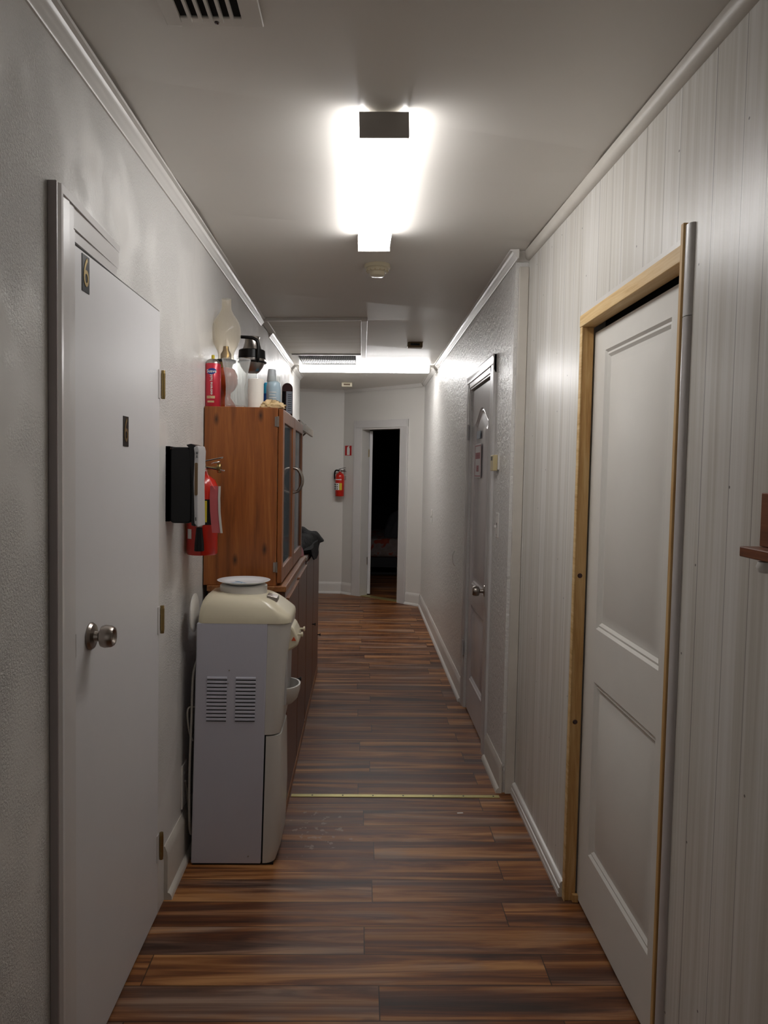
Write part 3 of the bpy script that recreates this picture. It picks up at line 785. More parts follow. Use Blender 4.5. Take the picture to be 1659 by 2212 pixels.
# ------------------------------------------------------------------ far end fittings
def far_pt(s, n, z): return tuple(MA @ Vector((s, n, z)))
t = thing('fire_sign', far_pt(.08, 0, 1.685), 'small red sign with a white extinguisher pictogram above the far extinguisher', 'sign')
obj('panel', MB(MA).box(.022, .142, .0005, .003, 1.683, 1.812), 'red_print', t)
mb = MB(MA)
pr = [(.062, 1.695), (.106, 1.695), (.106, 1.77), (.101, 1.782), (.094, 1.787), (.094, 1.794), (.104, 1.800), (.100, 1.803), (.083, 1.800), (.066, 1.788), (.058, 1.770), (.062, 1.768), (.070, 1.782), (.076, 1.785), (.066, 1.779), (.062, 1.77)]
pr = [(.062, 1.695), (.106, 1.695), (.106, 1.772), (.100, 1.784), (.092, 1.788), (.104, 1.798), (.104, 1.803), (.083, 1.801), (.068, 1.790), (.064, 1.784), (.062, 1.772)]
mb.prism([(a, b) for a, b in pr], 'Y', .003, .0042)
mb.box(.022, .142, .003, .0036, 1.683, 1.688); mb.box(.022, .142, .003, .0036, 1.807, 1.812)
mb.box(.022, .027, .003, .0036, 1.683, 1.812); mb.box(.137, .142, .003, .0036, 1.683, 1.812)
obj('pictogram', mb, 'white_print', t)

def extinguisher(loc, R, H, label, near, rot=0.):
    t = thing('fire_extinguisher', loc, label, 'fire extinguisher', 'red fire extinguishers')
    x, y, z = loc
    M = Matrix.Translation((x, y, z)) @ Matrix.Rotation(rot, 4, 'Z')
    obj('cylinder', MB(M).lathe([(R*.92, 0), (R, .006), (R, H*.66), (R*.96, H*.72), (R*.8, H*.775), (R*.5, H*.81), (R*.3, H*.83), (R*.3, H*.86)], (0, 0, 0)), 'red', t, smooth=50)
    obj('valve', MB(M).lathe([(R*.34, H*.86), (R*.34, H*.90), (R*.22, H*.91), (R*.22, H*.94)], (0, 0, 0)), 'chrome', t, smooth=40)
    gx, gy = 0, 1   # lever direction local x
    obj('lever', MB(M).hexa([(R*a, b, H*c) for a, cc in ((-.25, (.94, .955)), (1.35, (1.0, 1.012))) for b in (-.010, .010) for c in cc]), 'chrome' if near else 'black_gloss', t, bevel=.001)
    obj('carry_handle', MB(M).hexa([(R*a, b, H*c) for a, cc in ((-.2, (.905, .92)), (1.45, (.86, .875))) for b in (-.010, .010) for c in cc]), 'chrome' if near else 'black_gloss', t, bevel=.001)
    mb = MB(M); mb.lathe([(R*.24, 0), (R*.24, .012), (R*.20, .014), (0, .014)], (0, 0, 0), 'Z', 20)
    # gauge towards the hallway
    G = M @ Matrix.Translation((R*.18, -.0, H*.895)) @ Matrix.Rotation(PI/2, 4, 'Y')
    obj('gauge', MB(G).lathe([(.006, 0), (.006, R*.75), (.017, R*.78), (.018, R*.96), (.0165, R*1.0), (0, R*.98)], (0, 0, 0)), 'brass' if near else 'steel', t, smooth=40)
    if near:
        hs = [(0, -R*.25, H*.88), (-R*.3, -R*.9, H*.86), (-R*.35, -R*1.18, H*.7), (R*.1, -R*1.2, H*.5), (R*.2, -R*1.16, H*.42)]
    else:
        hs = [(0, -R*.2, H*.89), (-R*.9, -R*.1, H*.90), (-R*1.25, 0, H*.80), (-R*1.22, 0, H*.6)]
    obj('hose', MB(M).tube(curve(hs), .0085 if near else .009, 10), 'black_gloss', t, smooth=60)
    return t, M
pe = MA @ Vector((.028, .085, 1.195))
t, Me = extinguisher(tuple(pe), .054, .345, 'smaller red fire extinguisher on the far wall left of the dark doorway', False, math.atan2(ad.y, ad.x)*.4)
obj('wall_bracket', MB(MA).box(.010, .050, .0, .036, 1.40, 1.44), 'steel', t)
def wrap(M, R, a0, a1, z0, z1, off=.0006, n=10):
    lo = []
    for k in range(n+1):
        a = a0+(a1-a0)*k/n; c, s_ = math.cos(a), math.sin(a)
        lo.append([(R*c, R*s_, z0), (R*c, R*s_, z1), ((R+off)*c, (R+off)*s_, z1), ((R+off)*c, (R+off)*s_, z0)])
    return MB(M).loft(lo)
R_ = .0542
lb = obj('label_panel', wrap(Me, R_, math.radians(-165), math.radians(-78), .075, .158), 'white_print', t, label='white label with black pictograms')
mb = MB(Me)
for i in range(3):
    for j in range(3):
        a = math.radians(-155+i*26); z = .088+j*.026
        c, s_ = math.cos(a), math.sin(a); q = R_+.0012
        mb.lathe([(.0075, -.0005), (.0075, .0005)], (q*c, q*s_, z), 'Y', 8)
obj('pictogram', mb, 'black_gloss', lb)
obj('label_stripe', wrap(Me, R_, math.radians(-76), math.radians(-42), .075, .158), 'yellow', t, label='yellow label strip')
obj('label_band', wrap(Me, R_, math.radians(-150), math.radians(-50), .195, .205), 'white_print', t)

# ------------------------------------------------------------------ near extinguisher behind the dispenser
t, Mn = extinguisher((-.598, 2.900, 1.175), .058, .365, 'large red fire extinguisher with a pink tag behind the black wall dispenser', True, 0)
obj('wall_bracket', MB().box(-.6605, -.640, 2.89, 2.91, 1.40, 1.43), 'steel', t)
obj('nozzle', MB().lathe([(.018, 0), (.0165, .03), (.011, .085), (.011, .087)], (-.593, 2.826, 1.195)), 'black_gloss', t, smooth=40)
mb = MB()
for k in range(4): mb.lathe([(.0115, 0), (.0118, .003), (.0118, .005), (.0115, .008)], (-.593, 2.826, 1.284+k*.008), seg=18)
obj('hose_ferrule', mb, 'steel', t, smooth=40)
R2 = .0582
obj('label_panel', wrap(Mn, R2, math.radians(-100), math.radians(-10), .115, .21), 'black_gloss', t, label='black instruction label')
obj('label_stripe', wrap(Mn, R2, math.radians(-82), math.radians(-62), .125, .205, .001), 'yellow', t, label='yellow label stripe')
obj('small_label', wrap(Mn, R2, math.radians(-142), math.radians(-120), .062, .098), 'white_print', t, label='small white sticker')
# tag hanging on a string
lo = []
for k, (x, y, z) in enumerate([(-.540, 2.845, 1.435), (-.541, 2.842, 1.39), (-.539, 2.840, 1.34), (-.535, 2.838, 1.30), (-.530, 2.836, 1.262)]):
    lo.append([(x-.019, y+.004, z), (x+.017, y-.003, z), (x+.017, y-.002, z), (x-.019, y+.005, z)])
tg = obj('inspection_tag', MB().loft(lo), 'tag', t, label='pink inspection tag')
lo2 = [[(a[1][0]-.004, a[1][1]-.0012, a[1][2]), (a[1][0]+.004, a[1][1]-.0012, a[1][2]), (a[1][0]+.004, a[1][1]+.0008, a[1][2]), (a[1][0]-.004, a[1][1]+.0008, a[1][2])] for a in lo]
obj('tag_edge', MB().loft(lo2), 'tag_white', tg)
obj('string', MB().tube(curve([(-.585, 2.89, 1.50), (-.57, 2.86, 1.475), (-.552, 2.845, 1.44), (-.541, 2.840, 1.425)]), .0013, 6), 'tag', t)
obj('pull_ring', MB().tube([(-.545+.016*math.cos(a), 2.885+.016*math.sin(a), 1.522+.004*math.cos(a)) for a in [2*PI*k/20 for k in range(20)]], .0018, 6, True), 'chrome', t, smooth=60)

# ------------------------------------------------------------------ towel dispenser
t = thing('soap_dispenser', (XL, 2.65, 1.30), 'black wall-mounted hand dispenser with a grey front, beside the numbered door', 'dispenser')
def rrect(x0, x1, z0, z1, r, n=6):
    P = []
    for cx, cy, a0 in ((x1-r, z0+r, -90), (x1-r, z1-r, 0), (x0+r, z1-r, 90), (x0+r, z0+r, 180)):
        for k in range(n+1):
            a = math.radians(a0+90*k/n); P.append((cx+r*math.cos(a), cy+r*math.sin(a)))
    return P
obj('body', MB().prism(rrect(-.648, -.572, 1.312, 1.570, .016), 'Y', 2.604, 2.712), 'black_gloss', t, bevel=.006, seg=3)
obj('back_plate', MB().prism(rrect(-.6605, -.646, 1.318, 1.572, .012), 'Y', 2.600, 2.716), 'black_gloss', t, bevel=.003)
obj('front_cover', MB().prism([(-.573, 1.306), (-.560, 1.302), (-.556, 1.33), (-.560, 1.44), (-.556, 1.56), (-.560, 1.576), (-.575, 1.582), (-.592, 1.578), (-.580, 1.565), (-.574, 1.45), (-.574, 1.32)], 'Y', 2.600, 2.716), 'black_gloss', t, bevel=.002)
obj('front_strip', MB().prism([(-.562, 1.312), (-.549, 1.300), (-.552, 1.45), (-.548, 1.560), (-.552, 1.577), (-.566, 1.570), (-.563, 1.55), (-.566, 1.45)], 'Y', 2.597, 2.714), 'grey_plastic', t, bevel=.003)
obj('window', MB().prism(rrect(-.562, -.5515, 1.408, 1.518, .004), 'Y', 2.5955, 2.598), 'brown_pl', t)
obj('keyhole', MB().box(-.5585, -.556, 2.5955, 2.598, 1.322, 1.334), 'black_gloss', t)
mb = MB(); yy = (2.5955, 2.598)
mb.box(-.5575, -.5515, *yy, 1.536, 1.5375); mb.box(-.555, -.5535, *yy, 1.5375, 1.544); mb.box(-.5575, -.5515, *yy, 1.548, 1.5495); mb.box(-.5575, -.5560, *yy, 1.548, 1.555); mb.box(-.553, -.5515, *yy, 1.548, 1.555)
obj('logo', mb, 'black_gloss', t)
obj('top_label', MB().box(-.625, -.600, 2.63, 2.67, 1.570, 1.5708), 'grey_plastic', t)

# ------------------------------------------------------------------ water cooler
CY0, CY1 = 2.835, 3.125
t = thing('water_cooler', (-.46, 2.98, 0), 'cream and grey free-standing water cooler by the left wall, without a bottle', 'water cooler')
def lean(x, z): return x + .018*(z/1.0) - .004
def cbox(x0, x1, y0, y1, z0, z1):
    return MB().hexa([(lean(x, z), y, z) for x in (x0, x1) for y in (y0, y1) for z in (z0, z1)])
obj('body', cbox(-.615, -.352, CY0, CY1, .006, .925), 'cooler', t, bevel=.004)
def plan(z, xb, xf, r, y0=CY0+.002, y1=CY1-.002, n=7):
    """plan loop of the front unit: straight at xb, rounded at xf"""
    P = [(lean(xb, z), y0, z)]
    for k in range(n+1):
        a = -PI/2+PI/2*k/n; P.append((lean(xf-r+r*math.cos(a), z), y0+r+r*math.sin(a), z))
    for k in range(n+1):
        a = PI/2*k/n; P.append((lean(xf-r+r*math.cos(a), z), y1-r+r*math.sin(a), z))
    P.append((lean(xb, z), y1, z)); return P
obj('lower_door', MB().loft([plan(.008, -.346, -.300, .040), plan(.06, -.346, -.284, .045), plan(.25, -.346, -.282, .045), plan(.47, -.346, -.290, .045), plan(.497, -.346, -.292, .045)]), 'cooler_front', t, smooth=50)
obj('door_gap', cbox(-.352, -.3465, CY0+.008, CY1, .02, .50), 'black', t)
obj('front_unit', MB().loft([plan(.503, -.352, -.296, .045), plan(.56, -.352, -.287, .045), plan(.70, -.352, -.286, .045), plan(.80, -.352, -.280, .050), plan(.87, -.352, -.271, .055), plan(.922, -.352, -.269, .055)]), 'cooler_front', t, smooth=50)
def top_loop(z, inset, xf, xb=-.612, r=.05, n=7):
    y0, y1 = CY0+inset, CY1-inset; r2 = min(r, .02+inset)
    P = []
    for k in range(n+1):
        a = -PI/2+PI/2*k/n; P.append((lean(xf-r+r*math.cos(a), z), y0+r+r*math.sin(a), z))
    for k in range(n+1):
        a = PI/2*k/n; P.append((lean(xf-r+r*math.cos(a), z), y1-r+r*math.sin(a), z))
    for k in range(n+1):
        a = PI/2+PI/2*k/n; P.append((lean(xb+inset*.6+r2+r2*math.cos(a), z), y1-r2+r2*math.sin(a), z))
    for k in range(n+1):
        a = PI+PI/2*k/n; P.append((lean(xb+inset*.6+r2+r2*math.cos(a), z), y0+r2+r2*math.sin(a), z))
    return P
def drop(loop):   # the top surface slopes down towards the front of the cooler
    out = []
    for x, y, z in loop:
        u = (x+.612)/.33; k = min(1, max(0, (z-.935)/.07)); k = k*k*(3-2*k)
        out.append((x, y, z-.055*k*max(0, u-.35)**2))
    return out
loops = [drop(top_loop(z, i_, xf)) for z, i_, xf in ((.924, .0, -.268), (.938, .0, -.268), (.955, .002, -.272), (.972, .005, -.280), (.988, .009, -.293), (1.002, .015, -.310), (1.013, .024, -.330), (1.022, .036, -.352), (1.028, .058, -.38))]
obj('top_cover', MB().loft(loops), 'cream', t, smooth=60)
obj('bottle_seat', MB().lathe([(.088, -.01), (.091, .0), (.091, .026), (.086, .030), (.05, .030), (0, .028)], (-.452, 2.985, 1.022)), 'white_pl', t, smooth=40)
obj('control_panel', MB().hexa([(x, y, z+.0) for x, zz in ((-.352, (1.006, 1.0225)), (-.312, (.996, 1.0125))) for y in (2.90, 2.965) for z in zz]), 'nickel', t, bevel=.002, label='dark indicator window')
# tap housing
pr = [(-.285, .912), (-.262, .900), (-.246, .868), (-.240, .845), (-.243, .828), (-.268, .812), (-.285, .805)]
mb = MB().prism([(lean(a, .85), b) for a, b in pr], 'Y', 2.90, 3.06)
tp = obj('tap_housing', mb, 'cream', t, bevel=.008, seg=3)
lx = lambda x: lean(x, .87)
obj('hot_mark', MB().prism([(lx(-.268), .848), (lx(-.250), .848), (lx(-.259), .864)], 'Y', 2.898, 2.9002), 'orange', tp, label='orange triangle mark')
mb = MB(); mb.lathe([(.004, 0), (.004, .014), (.009, .015), (.010, .021), (0, .023)], (lx(-.247), 2.925, .868), 'X', 16)
obj('tap_lever', mb, 'cream', tp, smooth=40)
mb = MB(); mb.lathe([(.004, 0), (.004, .014), (.009, .015), (.010, .021), (0, .023)], (lx(-.247), 3.03, .868), 'X', 16)
obj('tap_lever', mb, 'cream', tp, smooth=40)
obj('recess_panel', MB().hexa([(lean(x, z), y, z) for x in (-.292, -.279) for y in (2.885, 3.075) for z in (.60, .82)]), 'grey_plastic', t, bevel=.003)
# drip tray: half bowl
lo = []
for z, r, off in ((.585, .018, .0), (.588, .030, 0), (.605, .046, 0), (.640, .055, 0), (.662, .056, 0), (.662, .050, 0), (.640, .048, 0), (.615, .042, 0)):
    P = []
    for k in range(17):
        a = -PI/2+PI*k/16; P.append((lean(-.292, z)+r*1.05*math.cos(a), 2.98+r*1.55*math.sin(a), z))
    P.append((lean(-.292, z)-.002, 2.98+r*1.55, z)); P.append((lean(-.292, z)-.002, 2.98-r*1.55, z))
    lo.append(P)
tr = obj('drip_tray', MB().loft(lo), 'cooler_front', t, smooth=40)
for k in range(2):
    mb = MB()
    for j in range(12):
        xa = -.575+k*.107; z = .558+j*.0142
        mb.hexa([(lean(x, z)+(0), y, zz) for x in (xa+.004, xa+.078) for y, dz in ((CY0-.0035, 0), (CY0+.001, .0)) for zz in ((z, z+.006) if y < CY0 else (z-.001, z+.010))])
    obj('vent_louvres', mb, 'cooler', t)
    mb = MB()
    for j in range(12):
        z = .558+j*.0142; xa = -.575+k*.107
        mb.hexa([(lean(x, z), y, zz) for x in (xa+.004, xa+.078) for y in (CY0-.0012, CY0+.001) for zz in (z-.0042, z-.0008)])
    obj('vent_slots', mb, 'black_gloss', t)
for x, z in ((-.490, .748), (-.493, .698), (-.40, .035)): obj('rivet', MB().lathe([(.0025, -.001), (.0025, .0)], (lean(x, z), CY0, z), 'Y', 8), 'nickel', t)
obj('foot_base', cbox(-.610, -.305, CY0+.006, CY1-.006, 0, .008), 'black_gloss', t)
obj('power_cord', MB().tube(curve([(-.606, 2.87, .78), (-.618, 2.85, .72), (-.622, 2.845, .55), (-.628, 2.845, .35), (-.628, 2.85, .15), (-.632, 2.90, .10), (-.648, 2.90, .25), (-.650, 2.87, .31)]), .0042, 8), 'cord', t, smooth=60)
obj('power_cord', MB().tube(curve([(-.610, 2.86, .60), (-.632, 2.85, .60), (-.638, 2.85, .57), (-.630, 2.855, .50), (-.618, 2.86, .47)]), .0035, 8), 'cord', t, smooth=60)
# plate on top
pl = thing('dinner_plate', (-.452, 2.985, 1.053), 'white plate with a blue leaf motif lying on top of the water cooler', 'plate')
obj('dish', MB().lathe([(.0, .0), (.062, .0), (.070, .003), (.100, .013), (.103, .0155), (.100, .0165), (.070, .0075), (.060, .005), (0, .0045)], (-.452, 2.985, 1.0525), seg=56), 'ceramic', pl, smooth=50)
mb = MB()
for k, (x, y, a) in enumerate(((-.49, 2.97, .3), (-.465, 2.955, 1.2), (-.44, 2.96, 2.2), (-.475, 3.0, -.6))):
    mbp = [(math.cos(a)*u-math.sin(a)*v, math.sin(a)*u+math.cos(a)*v) for u, v in ((-.022, 0), (-.008, .008), (.018, .003), (.024, 0), (.018, -.004), (-.008, -.007))]
    mb.prism([(x+p, y+q) for p, q in mbp], 'Z', 1.0572, 1.0578)
obj('leaf_motif', mb, 'blue_glaze', pl)
# round lid stuck behind the cooler
o = obj('round_lid', MB().lathe([(.0, -.004), (.066, -.004), (.072, -.002), (.073, .002), (.068, .004), (0, .003)], (-.622, 2.885, .955), 'X', 40), 'white_pl', smooth=40)
tag(o, 'white round plastic disc standing edge-on between the left wall and the water cooler', 'disc')
t = thing('wall_outlet', (XL, 2.86, .22), 'white wall outlet low on the left wall behind the water cooler', 'wall outlet')
obj('cover_plate', MB().box(XL, XL+.006, 2.845, 2.92, .21, .375), 'white_pl', t, bevel=.001)
obj('socket', MB().box(XL+.006, XL+.0068, 2.868, 2.897, .25, .335), 'grey_plastic', t)

# ------------------------------------------------------------------ cabinets
KY0, KY1, KY2, KY3 = 3.205, 4.37, 5.00, 5.66
t = thing('base_cabinet', (-.47, 3.8, 0), 'red-brown stained wooden base cabinet directly behind the water cooler', 'cabinet')
obj('body', MB().box(-.635, -.325, KY0, KY1, .03, .985), 'cabinet_base', t, bevel=.002)
obj('top_board', MB().box(-.640, -.308, KY0-.004, KY1, .985, 1.010), 'cabinet_edge', t, bevel=.003)
obj('plinth', MB().box(-.63, -.302, KY0+.006, KY1, 0, .042), 'cabinet_edge', t, bevel=.003, label='worn lighter plinth strip')
obj('apron', MB().box(-.325, -.312, KY0+.004, KY1-.003, .955, .985), 'cabinet_top', t)
for k, (a, b) in enumerate(((KY0+.05, 3.80), (3.815, KY1-.012))):
    dr = obj('door', MB().box(-.3245, -.303, a, b, .05, .945-(.0 if k == 0 else -.01)), 'cabinet_base', t, bevel=.003)
    obj('edge_strip', MB().box(-.318, -.2995, a+.002, b-.002, .945+k*.01, .952+k*.01), 'cabinet_edge', dr)
    if k == 0: obj('knob', MB().lathe([(.004, 0), (.004, .016), (.010, .018), (.010, .024), (0, .025)], (-.303, 3.74, .47), 'X', 16), 'black_gloss', dr, smooth=40)
obj('hinge', MB().box(-.330, -.305, KY0+.030, KY0+.048, .78, .83), 'nickel', t)
for (a, b, lab) in ((KY1+.003, KY2, 'tall-fronted brown base cabinet next beyond the glass-door cabinet'), (KY2+.003, KY3, 'brown base cabinet farthest down the hallway on the left')):
    c = thing('base_cabinet', (-.47, (a+b)/2, 0), lab, 'cabinet')
    obj('body', MB().box(-.635, -.325, a, b, .05, .975), 'cabinet_base', c, bevel=.002)
    obj('plinth', MB().box(-.63, -.302, a, b, 0, .05), 'cabinet_edge', c, bevel=.002)
    obj('top_board', MB().box(-.640, -.306, a, b, .975, .998), 'cabinet_top', c, bevel=.002)
    dr = obj('door', MB().box(-.3245, -.303, a+.008, b-.008, .055, .965), 'cabinet_base', c, bevel=.004)
    obj('knob', MB().lathe([(.004, 0), (.004, .014), (.009, .016), (.009, .022), (0, .023)], (-.303, b-.06, .50 if b < 5.2 else .29), 'X', 16), 'black_gloss', dr, smooth=40)

HY0, HY1, HZ0, HZ1 = 3.21, 4.30, 1.010, 1.758
t = thing('display_cabinet', (-.5, 3.75, HZ0), 'orange-brown wooden cabinet with two glass doors and curved handles', 'cabinet')
obj('side_panel', MB().box(-.660+.004, -.352, HY0, HY0+.02, HZ0, HZ1), 'cabinet_side', t, bevel=.002)
obj('side_panel', MB().box(-.660+.004, -.352, HY1-.02, HY1, HZ0, HZ1), 'cabinet_side', t, bevel=.002)
obj('back_panel', MB().box(-.6585, -.650, HY0+.02, HY1-.02, HZ0, HZ1), 'cabinet_base', t)
obj('top_panel', MB().box(-.656, -.352, HY0+.02, HY1-.02, HZ1-.02, HZ1), 'cabinet_side', t)
obj('bottom_panel', MB().box(-.656, -.352, HY0+.02, HY1-.02, HZ0, HZ0+.02), 'cabinet_side', t)
obj('shelf', MB().box(-.65, -.37, HY0+.021, HY1-.021, 1.37, 1.388), 'cabinet_side', t)
mid = (HY0+HY1)/2
for k, (a, b) in enumerate(((HY0+.006, mid-.004), (mid+.004, HY1-.004))):
    mb = MB(); x0, x1 = -.350, -.330; z0, z1 = HZ0+.012, HZ1-.004; w = .062
    mb.box(x0, x1, a, a+w, z0, z1); mb.box(x0, x1, b-w, b, z0, z1); mb.box(x0, x1, a+w, b-w, z1-.055, z1); mb.box(x0, x1, a+w, b-w, z0, z0+.06)
    dr = obj('glass_door', mb, 'cabinet_side', t, bevel=.002)
    obj('pane', MB().box(-.342, -.338, a+w-.002, b-w+.002, z0+.058, z1-.053), 'glass_pane', dr)
    hy = b-.030 if k == 0 else a+.030
    pts = curve([(-.331, hy, 1.390), (-.310, hy, 1.397), (-.293, hy, 1.425), (-.289, hy, 1.450), (-.293, hy, 1.475), (-.310, hy, 1.503), (-.331, hy, 1.510)])
    n = len(pts)
    obj('handle', MB().tube(pts, [.0045+.0035*abs(2*i/(n-1)-1)**.5 if 0 else .0065 for i in range(n)], 10), 'nickel', dr, smooth=60)
for z in (1.70, 1.09):
    mb = MB(); mb.lathe([(.005, -.022), (.005, .022)], (-.351, HY0-.001, z), seg=12); mb.box(-.364, -.351, HY0-.002, HY0+.001, z-.02, z+.02)
    obj('hinge', mb, 'nickel', t)
# white and dark cloth hanging behind the glass
def cloth(name, y0, y1, z0, z1, x, m, label, cat, amp=.012, nw=5, ph=0.):
    lo = []
    n = 36
    mb = MB()
    for k in range(n+1):
        u = k/n; y = y0+(y1-y0)*u; d = amp*math.sin(2*PI*nw*u+ph)
        lo.append([(x+d, y, z0), (x+d*.7, y+.01*math.sin(9*u), (z0+z1)/2), (x+d*.3, y, z1), (x+d*.3-.004, y, z1), (x+d*.7-.004, y+.01*math.sin(9*u), (z0+z1)/2), (x+d-.004, y, z0)])
    mb.loft(lo)
    return tag(obj(name, mb, m, smooth=60), label, cat)
cloth('folded_cloth', 3.30, 3.68, 1.395, 1.72, -.40, 'white_print', 'pale cloth behind the nearer glass door, upper shelf', 'cloth', ph=.4)
cloth('dark_garment', 3.26, 3.60, 1.032, 1.36, -.40, 'cloth_black', 'dark cloth behind the nearer glass door, lower shelf', 'cloth')
cloth('pale_curtain', 3.80, 4.22, 1.032, 1.36, -.42, 'white_print', 'pale cloth behind the farther glass door, lower shelf', 'cloth', ph=1.)
cloth('pale_curtain', 3.80, 4.22, 1.395, 1.72, -.42, 'white_print', 'pale cloth behind the farther glass door, upper shelf', 'cloth', ph=2.)

# wall shelf beyond
t = thing('wall_shelf', (XL, 5.9, 1.82), 'weathered grey-brown wooden wall shelf beyond the glass-door cabinet', 'shelf')
obj('board', MB().box(XL+.001, -.437, 5.2, 6.58, 1.815, 1.835), 'grey_shelf', t, bevel=.002)
obj('front_rail', MB().box(-.437, -.420, 5.2, 6.60, 1.785, 1.840), 'grey_shelf', t, bevel=.002)
mb = MB()
mb.hexa([(-.655, y, z) for y in (6.20, 6.22) for z in (1.62, 1.635)] + [(-.445, y, z) for y in (6.20, 6.22) for z in (1.80, 1.815)])
obj('brace', mb, 'grey_shelf', t)
o = obj('small_box', MB().box(-.50, -.445, 6.05, 6.16, 1.8355, 1.865), 'cloth_black', bevel=.006); tag(o, 'small dark object lying on the weathered wall shelf', 'box')

# black bag and pink cloth on far cabinets
def lump(name, pts, m, label, cat, z0, h, seed, seg=48, rings=14):
    """soft crumpled heap over an outline"""
    rnd = random.Random(seed); ph = [rnd.uniform(0, 6) for _ in range(8)]
    cx = sum(p[0] for p in pts)/len(pts); cy = sum(p[1] for p in pts)/len(pts)
    out = curve([(p[0], p[1], 0) for p in pts+[pts[0]]], 6)
    lo = []
    for r in range(rings):
        u = r/(rings-1); k = math.cos(u*PI/2)**.55 if u < 1 else 0
        L = []
        for i, p in enumerate(out[:-1]):
            a = 2*PI*i/(len(out)-1)
            q = 1+.05*math.sin(5*a+ph[0]+u*4)*u+.04*math.sin(9*a+ph[1]-u*5)
            zz = z0+h*math.sin(u*PI/2)*(1+.22*math.sin(3*a+ph[2])+.12*math.sin(7*a+ph[3]+u*6))
            L.append((cx+(p.x-cx)*k*q, cy+(p.y-cy)*k*q, zz if u > 0 else z0))
        lo.append(L)
    o = obj(name, MB().loft(lo), m, smooth=70); return tag(o, label, cat)
bag = lump('black_bag', [(-.56, 4.50), (-.40, 4.45), (-.322, 4.75), (-.30, 5.15), (-.262, 5.40), (-.32, 5.60), (-.45, 5.62), (-.57, 5.45), (-.60, 4.95)], 'cloth_black', 'crumpled shiny black bag on the far base cabinets', 'bag', .9985, .085, 4)
# drooping flap over the edge
mb = MB(); lo = []
for k in range(13):
    u = k/12; y = 4.55+.85*u; dr = .055*math.sin(PI*u)**.7+.012*math.sin(17*u)
    lo.append([(-.34, y, 1.02), (-.292+.006*math.sin(11*u), y, 1.028), (-.284+.008*math.sin(13*u), y+.01, .99-dr), (-.290+.008*math.sin(13*u), y+.01, .992-dr), (-.300, y, 1.01), (-.34, y, 1.005)])
obj('hanging_flap', mb.loft(lo), 'cloth_black', bag, smooth=60)
o = lump('pink_cloth', [(-.50, 4.34), (-.42, 4.325), (-.335, 4.34), (-.325, 4.37), (-.36, 4.40), (-.45, 4.40)], 'cloth_pink', 'crumpled pink cloth between the glass-door cabinet and the black bag', 'cloth', 1.0105, .07, 9)

o = obj('paper_scrap', MB().hexa([(x, y+.1*(x-.46), z) for x in (.450, .476) for y in (3.285, 3.293) for z in (.0, .0015)]), 'white_print'); tag(o, 'tiny white paper scrap on the floor planks just in front of the metal strip', 'scrap')
# ------------------------------------------------------------------ things on the cabinet
TZ = HZ1
def on(name, loc, label, cat): return thing(name, loc, label, cat)
# hairspray
x, y = -.632, 3.262
t = on('hairspray_can', (x, y, TZ), 'red hairspray can with a blue logo, leftmost on top of the cabinet', 'spray can')
obj('can', MB().lathe([(.031, 0), (.033, .003), (.033, .178), (.031, .181), (.0, .182)], (x, y, TZ)), 'hair_red', t, smooth=40)
obj('collar', MB().lathe([(.030, .181), (.028, .189), (.019, .199), (.014, .201), (0, .202)], (x, y, TZ)), 'steel', t, smooth=40)
obj('nozzle', MB().lathe([(.007, .201), (.007, .216), (.005, .218), (0, .218)], (x, y, TZ), seg=16), 'yellow', t, smooth=40, label='yellow spray nozzle')
Mc = Matrix.Translation((x, y, TZ))
def curved_text(name, s_, size, R, ang, z, m, parent, rotate=False, sx=1, bold=0):
    """text mesh wrapped on a cylinder surface, facing -Y"""
    cu = bpy.data.curves.new(name, 'FONT'); cu.body = s_; cu.size = size; cu.align_x = 'CENTER'; cu.align_y = 'CENTER'; cu.extrude = .0002; cu.resolution_u = 4; cu.offset = bold
    tt = bpy.data.objects.new('tmp', cu); COL.objects.link(tt)
    dg = bpy.context.evaluated_depsgraph_get(); dg.update()
    me = bpy.data.meshes.new_from_object(tt.evaluated_get(dg)); bpy.data.objects.remove(tt); bpy.data.curves.remove(cu)
    for v in me.vertices:
        u, w, d = v.co.x*sx, v.co.y, v.co.z
        if rotate: u, w = -w, u
        a = ang + u/R; rr = R+.0008+d
        v.co = Vector((x+rr*math.sin(a), y-rr*math.cos(a), z+w))
    me.name = name; me.materials.clear()
    return link(name, me, m, parent)
def wrap2(R, a0, a1, z0, z1, off): return wrap(Mc, R, a0-PI/2, a1-PI/2, z0-TZ, z1-TZ, off)
lg = obj('logo_panel', MB(Mc).loft([[((.0331+o)*math.sin(a), -(.0331+o)*math.cos(a), .147+sgn*(.012*math.sqrt(max(.0, 1-(a/.62)**2))+.0005)+.003*a) for sgn, o in ((-1, 0), (1, 0), (1, .0007), (-1, .0007))] for a in [-.62+1.24*k/16 for k in range(17)]]), 'hair_blue', t, label='blue oval logo panel')
curved_text('logo_text', 'Suave', .0185, .0339, 0, TZ+.147, 'white_print', lg, bold=.0003)
curved_text('product_text', 'extreme hold', .0155, .0333, 0, TZ+.092, 'white_print', t, rotate=True, bold=.0002)
obj('label_bar', wrap2(.0331, -.62, .45, TZ+.034, TZ+.045, .0006), 'shell', t)
obj('label_bar', wrap2(.0331, -.5, .35, TZ+.017, TZ+.025, .0006), 'shell', t)

